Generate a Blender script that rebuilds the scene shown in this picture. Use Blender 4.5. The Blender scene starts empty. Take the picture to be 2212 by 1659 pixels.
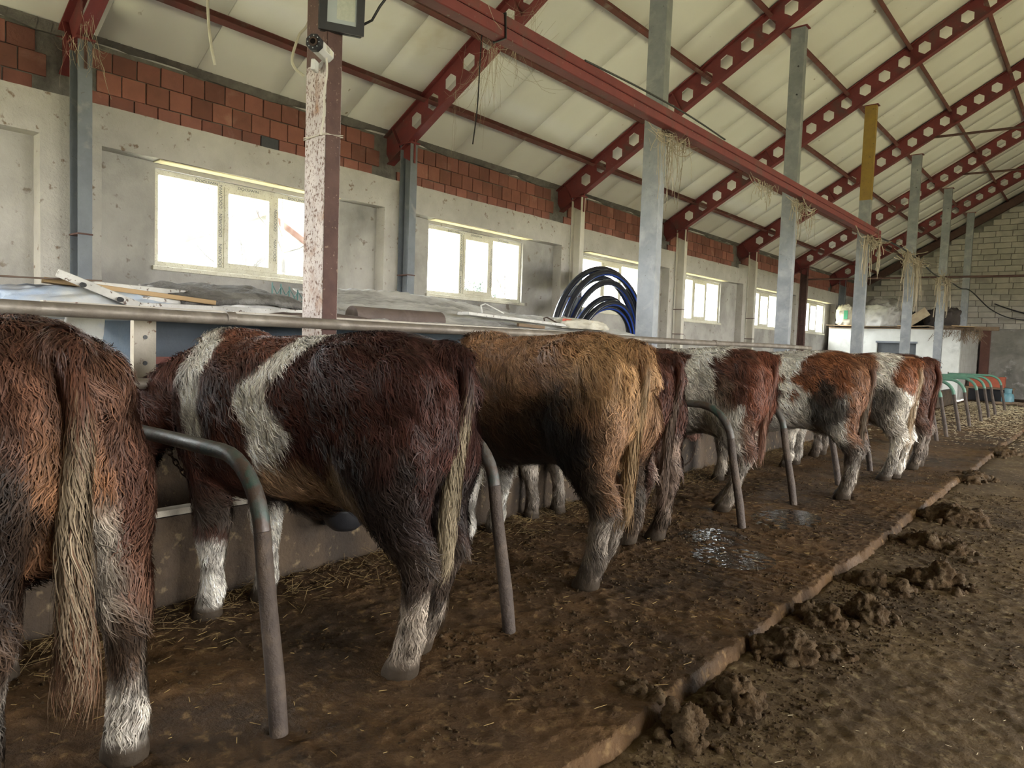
import bpy, bmesh, math, random
import numpy as np
from mathutils import Vector, Matrix

rng = np.random.default_rng(7)
random.seed(7)
SC = bpy.context.scene
COL = SC.collection

# ------------------------------------------------------------------ camera, sky, exposure
FPX = 1533.0                      # focal length in pixels of the 2212 x 1659 frame
cam_d = bpy.data.cameras.new('camera')
cam_d.sensor_width = 36.0
cam_d.lens = FPX / 2212.0 * 36.0
cam_d.clip_start = 0.05
cam_d.clip_end = 400
cam = bpy.data.objects.new('camera', cam_d)
COL.objects.link(cam)
right = Vector((0.76350184, 0.64486698, 0.03480686))
down = Vector((0.0642139, -0.02217665, -0.99768972))
fwd = Vector((-0.64260526, 0.76397302, -0.05834134))
mw = Matrix.Identity(4)
for i in range(3):
    mw[i][0] = right[i]; mw[i][1] = -down[i]; mw[i][2] = -fwd[i]
mw[0][3], mw[1][3], mw[2][3] = 0.0, 0.0, 1.38
cam.matrix_world = mw
SC.camera = cam

world = bpy.data.worlds.new('overcast_sky')
SC.world = world
world.use_nodes = True
wn = world.node_tree
wn.nodes.clear()
w_out = wn.nodes.new('ShaderNodeOutputWorld')
w_bg = wn.nodes.new('ShaderNodeBackground')
w_bg.inputs[0].default_value = (1.0, 0.99, 0.975, 1)
w_bg.inputs[1].default_value = 1.0
wn.links.new(w_bg.outputs[0], w_out.inputs[0])

vs = SC.view_settings
vs.view_transform = 'Standard'
vs.look = 'None'
vs.gamma = 1.0
vs.use_curve_mapping = False
vs.exposure = 5.22
SC.cycles.adaptive_threshold = 0.025
SC.cycles.max_bounces = 7
SC.cycles.diffuse_bounces = 5
SC.cycles.glossy_bounces = 3
SC.cycles.transparent_max_bounces = 12
SC.cycles.sample_clamp_indirect = 6.0

def portal(name, loc, size_y, size_z, rot):
    """a sky portal set into a wall opening: gives no light of its own, only guides the sky's light"""
    d = bpy.data.lights.new(name, 'AREA')
    d.shape = 'RECTANGLE'; d.size = size_y; d.size_y = size_z
    d.cycles.is_portal = True
    o = bpy.data.objects.new(name, d)
    o.location = loc; o.rotation_euler = rot
    COL.objects.link(o)
    return o

# ------------------------------------------------------------------ measures of the barn (metres)
YK = [-1.51, 2.52, 6.55, 10.58, 14.62, 18.75, 22.9, 27.05]     # frames of the barn
XW = -7.6            # face of the window wall
XREC = -7.78         # recessed wall panels
XBR = -7.93          # face of the brick band
XP = -3.75           # line of inner posts
YEND = 30.6          # gable wall
YNEAR = -4.2
SL = 0.585           # roof slope
def rb(x): return 3.95 + SL * (x + 7.6)          # underside of rafters
def rt(x): return 4.40 + SL * (x + 7.6)          # top of rafters = underside of roof

# ------------------------------------------------------------------ materials
def nd(nt, t, **kw):
    n = nt.nodes.new(t)
    for k, v in kw.items():
        setattr(n, k, v)
    return n

MATS = {}
def mat(name, c1, c2=None, scale=6.0, rough=0.8, bump=0.15, bscale=None, c3=None, s3=1.2, t3=(0.5, 0.65),
        metal=0.0, rand=0.0, spec=0.5, rvar=0.0, detail=6.0, c4=None, s4=30.0, t4=(0.6, 0.7), stretch=None, bdist=0.02):
    """procedural surface: two tones by noise, optional larger patches c3 and specks c4, bump and roughness grain"""
    if name in MATS: return MATS[name]
    m = bpy.data.materials.new(name); m.use_nodes = True
    nt = m.node_tree; L = nt.links.new
    b = nt.nodes['Principled BSDF']
    geo = nd(nt, 'ShaderNodeNewGeometry')
    pos = geo.outputs['Position']
    if stretch:
        mp = nd(nt, 'ShaderNodeMapping'); mp.inputs['Scale'].default_value = stretch
        L(pos, mp.inputs['Vector']); pos = mp.outputs[0]
    def noise(sc, det=detail, dist=0.0):
        n = nd(nt, 'ShaderNodeTexNoise'); n.inputs['Scale'].default_value = sc
        n.inputs['Detail'].default_value = det; n.inputs['Roughness'].default_value = 0.6
        n.inputs['Distortion'].default_value = dist
        L(pos, n.inputs['Vector']); return n.outputs[0]
    def ramp(src, a, bb):
        r = nd(nt, 'ShaderNodeMapRange'); r.inputs[1].default_value = a; r.inputs[2].default_value = bb
        L(src, r.inputs[0]); return r.outputs[0]
    def mix(f, a, bb):
        x = nd(nt, 'ShaderNodeMix', data_type='RGBA')
        if isinstance(f, float): x.inputs[0].default_value = f
        else: L(f, x.inputs[0])
        for s, i in ((a, 6), (bb, 7)):
            if isinstance(s, tuple): x.inputs[i].default_value = (*s, 1)
            else: L(s, x.inputs[i])
        return x.outputs[2]
    n1 = noise(scale)
    col = mix(ramp(n1, 0.32, 0.68), c1, c2 or tuple(v * 0.75 for v in c1))
    if c3: col = mix(ramp(noise(s3, 5.0, 0.4), *t3), col, c3)
    if c4: col = mix(ramp(noise(s4, 3.0), *t4), col, c4)
    if rand:
        oi = nd(nt, 'ShaderNodeObjectInfo')
        mr = nd(nt, 'ShaderNodeMapRange'); mr.inputs[3].default_value = 1 - rand; mr.inputs[4].default_value = 1 + rand
        L(oi.outputs['Random'], mr.inputs[0])
        hs = nd(nt, 'ShaderNodeHueSaturation'); L(mr.outputs[0], hs.inputs['Value']); L(col, hs.inputs['Color'])
        col = hs.outputs[0]
    L(col, b.inputs['Base Color'])
    b.inputs['Metallic'].default_value = metal
    b.inputs['Specular IOR Level'].default_value = spec
    if rvar:
        r = nd(nt, 'ShaderNodeMapRange'); r.inputs[1].default_value = 0.35; r.inputs[2].default_value = 0.65
        r.inputs[3].default_value = rough - rvar; r.inputs[4].default_value = rough + rvar
        L(noise(scale * 0.6), r.inputs[0]); L(r.outputs[0], b.inputs['Roughness'])
    else:
        b.inputs['Roughness'].default_value = rough
    if bump:
        bp = nd(nt, 'ShaderNodeBump'); bp.inputs['Strength'].default_value = bump
        bp.inputs['Distance'].default_value = bdist
        L(noise(bscale or scale * 4), bp.inputs['Height']); L(bp.outputs[0], b.inputs['Normal'])
    MATS[name] = m
    return m

M_PLASTER = mat('plaster', (0.41, 0.395, 0.365), (0.34, 0.325, 0.30), 3.0, 0.92, 0.35, 25, c3=(0.19, 0.18, 0.165), s3=0.9, t3=(0.46, 0.72), c4=(0.20, 0.17, 0.14), s4=8, t4=(0.63, 0.71), detail=6)
M_BEAMC = mat('concrete_beam', (0.46, 0.44, 0.40), (0.38, 0.36, 0.325), 3.5, 0.92, 0.5, 30, c3=(0.36, 0.33, 0.29), s3=1.6, t3=(0.58, 0.75), c4=(0.20, 0.15, 0.11), s4=11, t4=(0.63, 0.71), detail=6)
M_BRICK = mat('clay_brick', (0.27, 0.105, 0.082), (0.21, 0.085, 0.068), 5, 0.85, 0.25, 40, c3=(0.33, 0.17, 0.14), s3=3, t3=(0.58, 0.75), rand=0.28)
M_BRICKD = mat('dark_brick', (0.07, 0.075, 0.085), (0.05, 0.05, 0.06), 5, 0.85, 0.25, 40)
M_MORTAR = mat('mortar', (0.20, 0.19, 0.175), (0.12, 0.11, 0.105), 8, 0.95, 0.9, 18, detail=8)
M_BLOCK = mat('aerated_block', (0.50, 0.47, 0.42), (0.40, 0.375, 0.335), 4, 0.95, 0.4, 40, c3=(0.28, 0.26, 0.23), s3=1.3, t3=(0.55, 0.72), rand=0.12)
M_RED = mat('red_oxide_steel', (0.19, 0.034, 0.034), (0.14, 0.026, 0.03), 4, 0.6, 0.1, 40, c3=(0.10, 0.055, 0.05), s3=2.5, t3=(0.56, 0.72), c4=(0.22, 0.14, 0.12), s4=24, t4=(0.66, 0.74))
M_PURLIN = mat('dusty_red_purlin', (0.17, 0.05, 0.045), (0.11, 0.05, 0.042), 5, 0.75, 0.15, 40, c3=(0.20, 0.15, 0.13), s3=3, t3=(0.55, 0.7))
M_PANEL = mat('roof_panel_white', (0.76, 0.755, 0.735), (0.71, 0.70, 0.675), 0.7, 0.75, 0.06, 8, c3=(0.56, 0.50, 0.40), s3=0.55, t3=(0.60, 0.80), c4=(0.30, 0.25, 0.2), s4=5, t4=(0.72, 0.77), rand=0.035)
M_SHEET = mat('roof_sheet', (0.12, 0.11, 0.10), None, 4, 0.7, 0.1)
M_GALV = mat('galvanised_steel', (0.26, 0.275, 0.29), (0.20, 0.21, 0.225), 7, 0.5, 0.08, 30, c3=(0.33, 0.335, 0.34), s3=5, t3=(0.5, 0.7), c4=(0.12, 0.11, 0.10), s4=40, t4=(0.68, 0.74), metal=0.25, rvar=0.12)
M_COLGREY = mat('grey_column_paint', (0.17, 0.19, 0.215), (0.13, 0.145, 0.165), 6, 0.6, 0.1, 30, c3=(0.28, 0.28, 0.27), s3=3, t3=(0.6, 0.75), c4=(0.10, 0.08, 0.07), s4=20, t4=(0.67, 0.74))
M_COLWHITE = mat('white_column_paint', (0.60, 0.57, 0.50), (0.52, 0.49, 0.43), 4, 0.7, 0.12, 30, c3=(0.32, 0.24, 0.18), s3=4, t3=(0.62, 0.74))
M_RUSTPOST = mat('flaking_white_rust_post', (0.52, 0.47, 0.44), (0.40, 0.35, 0.33), 9, 0.8, 0.3, 60, c3=(0.27, 0.15, 0.09), s3=6, t3=(0.54, 0.68), c4=(0.13, 0.075, 0.055), s4=85, t4=(0.52, 0.64), stretch=(1, 1, 0.6))
M_RUSTBROWN = mat('brown_rust_steel', (0.105, 0.055, 0.045), (0.07, 0.035, 0.03), 8, 0.8, 0.25, 60, c4=(0.22, 0.15, 0.11), s4=40, t4=(0.64, 0.7))
M_YELLOW = mat('ochre_painted_steel', (0.30, 0.19, 0.03), (0.23, 0.14, 0.03), 6, 0.6, 0.1, 30, c4=(0.12, 0.08, 0.03), s4=25, t4=(0.64, 0.7))
M_PVC = mat('dusty_white_pvc', (0.66, 0.64, 0.54), (0.56, 0.53, 0.42), 10, 0.6, 0.1, 40, c4=(0.22, 0.18, 0.10), s4=70, t4=(0.60, 0.68))
M_SOFFIT = mat('window_lit_soffit', (0.70, 0.62, 0.40), (0.60, 0.53, 0.34), 6, 0.9, 0.3, 30)  # warm window light on the soffit is put into this bright yellow
M_PIPE = mat('weathered_pipe', (0.22, 0.19, 0.155), (0.15, 0.125, 0.10), 9, 0.5, 0.15, 60, c3=(0.30, 0.27, 0.23), s3=4, t3=(0.52, 0.7), metal=0.3, rvar=0.12)
M_DUNG = mat('cow_dung', (0.078, 0.047, 0.021), (0.040, 0.024, 0.011), 14, 0.75, 0.9, 70, c3=(0.115, 0.08, 0.044), s3=7, t3=(0.5, 0.7), rvar=0.12, detail=7, spec=0.12)
M_CREAM = mat('cream_painted_steel', (0.50, 0.46, 0.38), (0.40, 0.36, 0.30), 7, 0.7, 0.15, 40, c4=(0.16, 0.09, 0.06), s4=22, t4=(0.63, 0.7))
M_WEB = mat('cobweb', (0.42, 0.36, 0.27), (0.34, 0.29, 0.22), 20, 1.0, 0)
M_BLACK = mat('black_plastic', (0.012, 0.012, 0.014), (0.018, 0.018, 0.02), 12, 0.45, 0.1)
M_STRAW = mat('straw', (0.36, 0.25, 0.09), (0.24, 0.16, 0.06), 8, 0.8, 0)
M_WOOD = mat('weathered_wood', (0.22, 0.15, 0.09), (0.13, 0.09, 0.06), 6, 0.85, 0.4, 30, stretch=(1, 0.2, 1))

# ------------------------------------------------------------------ builders
def link(o, parent=None):
    COL.objects.link(o)
    if parent is not None: o.parent = parent
    return o

def tag(o, label=None, cat=None, group=None, kind=None):
    if label: o['label'] = label
    if cat: o['category'] = cat
    if group: o['group'] = group
    if kind: o['kind'] = kind
    return o

def empty(name, loc=(0, 0, 0), rz=0.0, **kw):
    o = bpy.data.objects.new(name, None)
    o.location = loc; o.rotation_euler = (0, 0, rz); o.empty_display_size = 0.1
    link(o); tag(o, **kw)
    return o

class MB:
    """collects shapes; build() links them as one mesh object"""
    def __init__(s): s.v = []; s.f = []; s.m = []; s.mi = 0
    def add(s, vs_, fs):
        k = len(s.v)
        s.v += [tuple(p) for p in vs_]
        s.f += [tuple(k + i for i in f) for f in fs]
        s.m += [s.mi] * len(fs)
        return s
    def box(s, c, d, rot=None):
        hx, hy, hz = d[0] / 2, d[1] / 2, d[2] / 2
        P = [Vector((x, y, z)) for x in (-hx, hx) for y in (-hy, hy) for z in (-hz, hz)]
        if rot is not None: P = [rot @ p for p in P]
        c = Vector(c)
        return s.add([p + c for p in P], [(0, 1, 3, 2), (4, 6, 7, 5), (0, 4, 5, 1), (2, 3, 7, 6), (0, 2, 6, 4), (1, 5, 7, 3)])
    def span(s, a, b):
        return s.box([(a[i] + b[i]) / 2 for i in range(3)], [abs(b[i] - a[i]) for i in range(3)])
    def bar(s, a, b, w, h, up=(0, 0, 1)):
        a, b = Vector(a), Vector(b); d = b - a; L = d.length; d.normalize()
        sd = d.cross(Vector(up))
        if sd.length < 1e-5: sd = d.cross(Vector((1, 0, 0)))
        sd.normalize(); u = sd.cross(d)
        return s.box((a + b) / 2, (L, w, h), Matrix((d, sd, u)).transposed())
    def tube(s, pts, r, n=10, caps=True, ref=None):
        pts = [Vector(p) for p in pts]
        rr = r if hasattr(r, '__len__') else [r] * len(pts)
        k = len(s.v); N = len(pts)
        t0 = (pts[1] - pts[0]).normalized()
        u = t0.cross(Vector((0, 0, 1)))
        if u.length < 1e-3: u = t0.cross(Vector((1, 0, 0)))
        u.normalize()
        for i, p in enumerate(pts):
            t = (pts[min(i + 1, N - 1)] - pts[max(i - 1, 0)]).normalized()
            u = (u - t * u.dot(t)).normalized(); w = t.cross(u)
            for j in range(n):
                a = 2 * math.pi * j / n
                s.v.append(tuple(p + (u * math.cos(a) + w * math.sin(a)) * rr[i]))
        for i in range(N - 1):
            for j in range(n):
                a, b = k + i * n + j, k + i * n + (j + 1) % n
                s.f.append((a, b, b + n, a + n)); s.m.append(s.mi)
        if caps:
            s.f.append(tuple(k + j for j in reversed(range(n)))); s.m.append(s.mi)
            s.f.append(tuple(k + (N - 1) * n + j for j in range(n))); s.m.append(s.mi)
        return s
    def lathe(s, prof, n=20, c=(0, 0, 0)):
        k = len(s.v)
        for r, z in prof:
            for j in range(n):
                a = 2 * math.pi * j / n
                s.v.append((c[0] + r * math.cos(a), c[1] + r * math.sin(a), c[2] + z))
        for i in range(len(prof) - 1):
            for j in range(n):
                a, b = k + i * n + j, k + i * n + (j + 1) % n
                s.f.append((a, b, b + n, a + n)); s.m.append(s.mi)
        return s
    def mesh(s, name, mats, smooth=False, bevel=0):
        me = bpy.data.meshes.new(name)
        me.from_pydata(s.v, [], s.f)
        if not isinstance(mats, (list, tuple)): mats = [mats]
        for m in mats: me.materials.append(m)
        if len(mats) > 1: me.polygons.foreach_set('material_index', s.m)
        if smooth: me.polygons.foreach_set('use_smooth', [True] * len(s.f))
        me.validate()
        bm = bmesh.new(); bm.from_mesh(me)
        bmesh.ops.recalc_face_normals(bm, faces=bm.faces)
        if bevel: bmesh.ops.bevel(bm, geom=bm.edges[:], offset=bevel, segments=1, affect='EDGES', profile=0.5)
        bm.to_mesh(me); bm.free()
        return me
    def build(s, name, mats, parent=None, smooth=False, bevel=0, **kw):
        o = bpy.data.objects.new(name, s.mesh(name, mats, smooth, bevel))
        link(o, parent); tag(o, **kw)
        if smooth:
            try: o.data.set_sharp_from_angle(angle=math.radians(40))
            except Exception: pass
        return o

def np_mesh(name, V, Fq, mats, parent=None, smooth=True, **kw):
    """mesh object from numpy arrays (faces all tris or all quads)"""
    me = bpy.data.meshes.new(name)
    V = np.asarray(V, np.float32); Fq = np.asarray(Fq, np.int32)
    me.vertices.add(len(V)); me.vertices.foreach_set('co', V.ravel())
    n, k = Fq.shape
    me.loops.add(n * k); me.loops.foreach_set('vertex_index', Fq.ravel())
    me.polygons.add(n); me.polygons.foreach_set('loop_start', np.arange(0, n * k, k, dtype=np.int32))
    me.polygons.foreach_set('use_smooth', np.full(n, smooth))
    if not isinstance(mats, (list, tuple)): mats = [mats]
    for m in mats: me.materials.append(m)
    me.update(calc_edges=True)
    o = bpy.data.objects.new(name, me)
    link(o, parent); tag(o, **kw)
    return o

def share(name, me, loc, parent=None, rot=None, scale=None, **kw):
    o = bpy.data.objects.new(name, me); o.location = loc
    if rot is not None: o.rotation_euler = rot
    if scale is not None: o.scale = scale
    link(o, parent); tag(o, **kw)
    return o

# value noise in numpy, for relief and fur
_perm = rng.permutation(512)
_val = rng.random(512)
def vnoise(P):
    P = np.asarray(P, float); I = np.floor(P).astype(int); Fr = P - I; Fr = Fr * Fr * (3 - 2 * Fr)
    out = np.zeros(len(P))
    for dx in (0, 1):
        for dy in (0, 1):
            for dz in (0, 1):
                h = _val[_perm[(_perm[(_perm[(I[:, 0] + dx) & 511] + I[:, 1] + dy) & 511] + I[:, 2] + dz) & 511]]
                w = (Fr[:, 0] if dx else 1 - Fr[:, 0]) * (Fr[:, 1] if dy else 1 - Fr[:, 1]) * (Fr[:, 2] if dz else 1 - Fr[:, 2])
                out += h * w
    return out
def fbm(P, oct=4):
    P = np.asarray(P, float); o = np.zeros(len(P)); a = 0.5
    for i in range(oct):
        o += a * vnoise(P * 2 ** i + 17.3 * i); a *= 0.5
    return o / (1 - 0.5 ** oct)
# ================================================================== the building
def rough_box(name, a, b, step, amp, mats, parent=None, nscale=3.0, smooth=True, faces='all', **kw):
    """a box with a subdivided, uneven skin"""
    bm = bmesh.new()
    dims = [b[i] - a[i] for i in range(3)]
    n = [max(1, int(round(d / step))) for d in dims]
    mb = MB()
    def grid(o, u, v, nu, nv):
        k = len(mb.v)
        for i in range(nu + 1):
            for j in range(nv + 1):
                mb.v.append(tuple(o[q] + u[q] * i / nu + v[q] * j / nv for q in range(3)))
        for i in range(nu):
            for j in range(nv):
                p = k + i * (nv + 1) + j
                mb.f.append((p, p + nv + 1, p + nv + 2, p + 1)); mb.m.append(0)
    X, Y, Z = (dims[0], 0, 0), (0, dims[1], 0), (0, 0, dims[2])
    grid(a, X, Y, n[0], n[1]); grid((a[0], a[1], b[2]), X, Y, n[0], n[1])
    grid(a, X, Z, n[0], n[2]); grid((a[0], b[1], a[2]), X, Z, n[0], n[2])
    grid(a, Y, Z, n[1], n[2]); grid((b[0], a[1], a[2]), Y, Z, n[1], n[2])
    me = bpy.data.meshes.new(name); me.from_pydata(mb.v, [], mb.f)
    bm.from_mesh(me); bmesh.ops.remove_doubles(bm, verts=bm.verts, dist=1e-5)
    bmesh.ops.recalc_face_normals(bm, faces=bm.faces)
    bm.verts.ensure_lookup_table(); bm.normal_update()
    P = np.array([v.co for v in bm.verts])
    d = (fbm(P * nscale, 4) - 0.5) * 2 * amp
    for v, q in zip(bm.verts, d): v.co += v.normal * q
    bm.to_mesh(me); bm.free()
    if smooth: me.polygons.foreach_set('use_smooth', [True] * len(me.polygons))
    for m in (mats if isinstance(mats, (list, tuple)) else [mats]): me.materials.append(m)
    o = bpy.data.objects.new(name, me); link(o, parent); tag(o, **kw)
    try: me.set_sharp_from_angle(angle=math.radians(50))
    except Exception: pass
    return o

# ---- window wall
WIN = [(-0.75, 1.40), (3.32, 5.50), (7.22, 9.42), (11.22, 13.40), (15.22, 17.45), (19.42, 21.70), (23.85, 26.15)]
WZ0, WZ1 = 2.06, 3.08
BZ0, BZ1 = 3.14, 3.52
w = MB()
for k in range(len(YK)):
    y0 = YK[k] + 0.05
    y1 = (YK[k + 1] if k + 1 < len(YK) else YEND) - 0.05
    if k == 0: w.span((-7.98, YNEAR, -0.15), (XREC, y0 + 0.2, BZ0 + 0.02))
    w.span((-7.98, y0 - 0.1, -0.15), (XREC, y0 + 0.15, BZ0 + 0.02))
    if k < len(WIN):
        a, b = WIN[k]
        w.span((-7.98, y0 + 0.15, -0.15), (XREC, a, BZ0 + 0.02))
        w.span((-7.98, b, -0.15), (XREC, y1, BZ0 + 0.02))
        w.span((-7.98, a, -0.15), (XREC, b, WZ0))
        w.span((-7.98, a, WZ1), (XREC, b, BZ0 + 0.02))
    else:
        w.span((-7.98, y0 + 0.15, -0.15), (XREC, y1 + 0.05, BZ0 + 0.02))
wall_left = w.build('wall_left', M_PLASTER, kind='structure')
for k in range(len(YK)):       # pilasters beside the columns, plaster proud of the recessed panels
    y = YK[k]
    rough_box('pilaster', (XREC - 0.02, y - 0.30, -0.1), (XW, y + 0.22, BZ0 + 0.02), 0.10, 0.012, M_BEAMC, wall_left, 4)
for k in range(len(YK)):
    y0 = YK[k]; y1 = YK[k + 1] if k + 1 < len(YK) else YEND
    rough_box('concrete_lintel', (-8.2, y0 + (0 if k else YNEAR - YK[0]), BZ0), (XW, y1, BZ1 + 0.01), 0.09, 0.014, M_BEAMC, wall_left, 3.2)
    if k < len(WIN):
        MB().span((XREC - 0.10, WIN[k][0] - 0.02, BZ0 - 0.012), (XW - 0.02, WIN[k][1] + 0.05, BZ0 - 0.002)).build('soffit', M_SOFFIT, wall_left)
# brick band: back slab of mortar, single clay bricks proud of it
MB().span((-8.2, YNEAR, BZ1), (XBR - 0.022, YEND, 4.22)).build('mortar_bed', M_MORTAR, wall_left)
BW, BH = 0.240, 0.217
bk = MB().box((0, 0, 0), (0.06, BW - 0.011, BH - 0.009)).mesh('brick', M_BRICK, bevel=0.004)
bkd = MB().box((0, 0, 0), (0.06, BW - 0.011, BH - 0.009)).mesh('dark_brick', M_BRICKD, bevel=0.004)
far_bricks = MB()
n_single = 0
for k in range(len(YK)):
    y0 = YK[k] + 0.17; y1 = (YK[k + 1] if k + 1 < len(YK) else YEND) - 0.13
    for r in range(3):
        off = (0.0, 0.5, 0.12)[r] * BW
        n = int((y1 - y0) / BW)
        for i in range(n):
            y = y0 + off + BW * (i + 0.5)
            if y > y1 or (k == 0 and y < 1.3): continue
            hz = BH
            z = BZ1 + 0.012 + BH * (r + 0.5)
            if r == 2:
                cut = min(1.0, 0.97 + 0.06 * math.sin(y * 1.7))
                z = BZ1 + 0.012 + BH * 2 + BH * cut / 2; hz = BH * cut
            if k == 5 and r < 1 and 0.0 < (y - YK[5]): continue
            jx = random.uniform(-0.006, 0.006); jz = random.uniform(-0.003, 0.003); ry = random.uniform(-0.012, 0.012)
            if k <= 5:
                dark = (k == 1 and r == 0 and abs(y - 4.62) < 0.125)
                share('brick', bkd if dark else bk, (XBR - 0.03 + jx, y, z + jz), wall_left, rot=(ry, 0, 0), scale=(1, 1, hz / BH))
                n_single += 1
            else:
                far_bricks.box((XBR - 0.03 + jx, y, z + jz), (0.06, BW - 0.011, (BH - 0.009) * hz / BH))
far_bricks.build('brickwork_far_bays', M_BRICK, wall_left, kind='stuff')
rough_box('mortar_patch', (-8.0, YK[5] + 0.1, BZ1), (XBR + 0.012, YK[6] - 1.0, BZ1 + BH), 0.1, 0.02, M_BEAMC, wall_left, 3)
# ragged mortar under the roof
tb = MB(); ys = np.arange(YNEAR, YEND, 0.12)
N = fbm(np.c_[ys * 1.7, ys * 0, ys * 0 + 3], 4)
for i in range(len(ys) - 1):
    h0 = -0.035 + 0.14 * max(0, N[i] - 0.32); h1 = -0.035 + 0.14 * max(0, N[i + 1] - 0.32)
    za = 4.235
    tb.add([(XBR + 0.01, ys[i], za - h0 - 0.05), (XBR + 0.02, ys[i + 1], za - h1 - 0.05), (XBR + 0.09, ys[i + 1], za + 0.02), (XBR + 0.08, ys[i], za + 0.02),
            (-8.15, ys[i], za - h0 - 0.05), (-8.15, ys[i + 1], za - h1 - 0.05), (-8.15, ys[i + 1], za + 0.02), (-8.15, ys[i], za + 0.02)],
           [(0, 1, 2, 3), (0, 4, 5, 1), (3, 2, 6, 7)])
tb.build('ragged_mortar', M_MORTAR, wall_left, smooth=True)

# ---- windows
def glass_mat():
    m = bpy.data.materials.new('dusty_glass'); m.use_nodes = True
    nt = m.node_tree; nt.nodes.clear(); L = nt.links.new
    out = nd(nt, 'ShaderNodeOutputMaterial'); tr = nd(nt, 'ShaderNodeBsdfTransparent'); gl = nd(nt, 'ShaderNodeBsdfGlossy')
    df = nd(nt, 'ShaderNodeBsdfTranslucent'); df.inputs[0].default_value = (0.75, 0.72, 0.62, 1)
    tr.inputs[0].default_value = (0.93, 0.96, 0.97, 1); gl.inputs['Roughness'].default_value = 0.08
    fr = nd(nt, 'ShaderNodeFresnel'); fr.inputs[0].default_value = 1.45
    m1 = nd(nt, 'ShaderNodeMixShader'); m2 = nd(nt, 'ShaderNodeMixShader')
    geo = nd(nt, 'ShaderNodeNewGeometry'); nz = nd(nt, 'ShaderNodeTexNoise'); nz.inputs['Scale'].default_value = 5; nz.inputs['Detail'].default_value = 8
    L(geo.outputs['Position'], nz.inputs['Vector'])
    mr = nd(nt, 'ShaderNodeMapRange'); mr.inputs[1].default_value = 0.45; mr.inputs[2].default_value = 0.8; mr.inputs[3].default_value = 0.004; mr.inputs[4].default_value = 0.05
    L(nz.outputs[0], mr.inputs[0])
    bk_ = nd(nt, 'ShaderNodeMath', operation='SUBTRACT'); bk_.inputs[0].default_value = 0.6; L(geo.outputs['Backfacing'], bk_.inputs[1]); bk_.use_clamp = True
    ml = nd(nt, 'ShaderNodeMath', operation='MULTIPLY'); L(fr.outputs[0], ml.inputs[0]); L(bk_.outputs[0], ml.inputs[1])
    L(ml.outputs[0], m1.inputs[0]); L(tr.outputs[0], m1.inputs[1]); L(gl.outputs[0], m1.inputs[2])
    L(mr.outputs[0], m2.inputs[0]); L(m1.outputs[0], m2.inputs[1]); L(df.outputs[0], m2.inputs[2])
    L(m2.outputs[0], out.inputs[0])
    return m
M_GLASS = glass_mat()
M_PRINT = mat('grey_print', (0.10, 0.12, 0.14), None, 20, 0.8, 0)

def text_mesh(txt, size):
    c = bpy.data.curves.new('print', 'FONT'); c.body = txt; c.size = size; c.extrude = 0.0004
    o = bpy.data.objects.new('print', c); COL.objects.link(o)
    dg = bpy.context.evaluated_depsgraph_get(); dg.update()
    me = bpy.data.meshes.new_from_object(o.evaluated_get(dg))
    bpy.data.objects.remove(o)
    me.materials.clear(); me.materials.append(M_PRINT)
    return me
PRINT_ME = text_mesh('DOCUWIN', 0.052)

def make_window(i, a, b, x, side=1, sash=True, portal_=True):
    e = empty('window_%d' % i, (x, (a + b) / 2, WZ0), kind='structure')
    W = b - a; H = WZ1 - WZ0
    F = 0.055
    def P(y0, y1, z0, z1, d, name, m, off=0.0, par=None):
        mb = MB(); mb.span((side * (off - d), y0 - W / 2, z0), (side * off, y1 - W / 2, z1))
        return mb.build(name, m, par or e, bevel=0.004 if name != 'pane' else 0)
    fr = MB()
    for (y0, y1, z0, z1) in ((0, W, 0, F), (0, W, H - F, H), (0, F, F, H - F), (W - F, W, F, H - F)):
        fr.span((side * -0.07, y0 - W / 2, z0), (0, y1 - W / 2, z1))
    fr.build('frame', M_PVC, e)
    t = (W - 2 * F) / 3
    for q in (1, 2):
        y = F + t * q
        mu = P(y - 0.04, y + 0.04, F, H - F, 0.075, 'mullion', M_PVC, 0.004)
        if i in (2, 3) and side == 1:
            for zz in ((0.06, 0.40, 0.72) if q == 1 else (0.20, 0.56)):
                pr = share('print', PRINT_ME, (0.0047, y - W / 2 + 0.016, zz), e, rot=(math.pi / 2, -math.pi / 2, math.pi / 2))
    if side == 1 and i in (2, 3):
        for yy in (0.45, 0.95, 1.6):
            share('print', PRINT_ME, (0.0012, yy - W / 2, H - F + 0.006), e, rot=(math.pi / 2, 0, math.pi / 2), scale=(1, 0.8, 1))
    if sash:
        y0 = F + t + 0.04; y1 = F + 2 * t - 0.04
        s = MB()
        for (p0, p1, z0, z1) in ((y0, y1, F, F + 0.06), (y0, y1, H - F - 0.06, H - F), (y0, y0 + 0.05, F + .06, H - F - .06), (y1 - 0.05, y1, F + .06, H - F - .06)):
            s.span((side * -0.05, p0 - W / 2, z0), (side * 0.012, p1 - W / 2, z1))
        s.build('sash', M_PVC, e)
    for q in range(3):
        P(F + t * q, F + t * (q + 1), F, H - F, 0.006, 'pane', M_GLASS, -0.045)
    if side == 1:
        P(-0.03, W + 0.05, -0.045, 0.0, 0.10, 'sill', M_PVC, 0.085)
    if portal_: portal('sky_portal', (x - side * 0.10, (a + b) / 2, (WZ0 + WZ1) / 2), H, W, (0, -side * math.pi / 2, 0))
    return e
for i, (a, b) in enumerate(WIN):
    make_window(i + 1, a, b, XREC - 0.05, 1)

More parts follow.
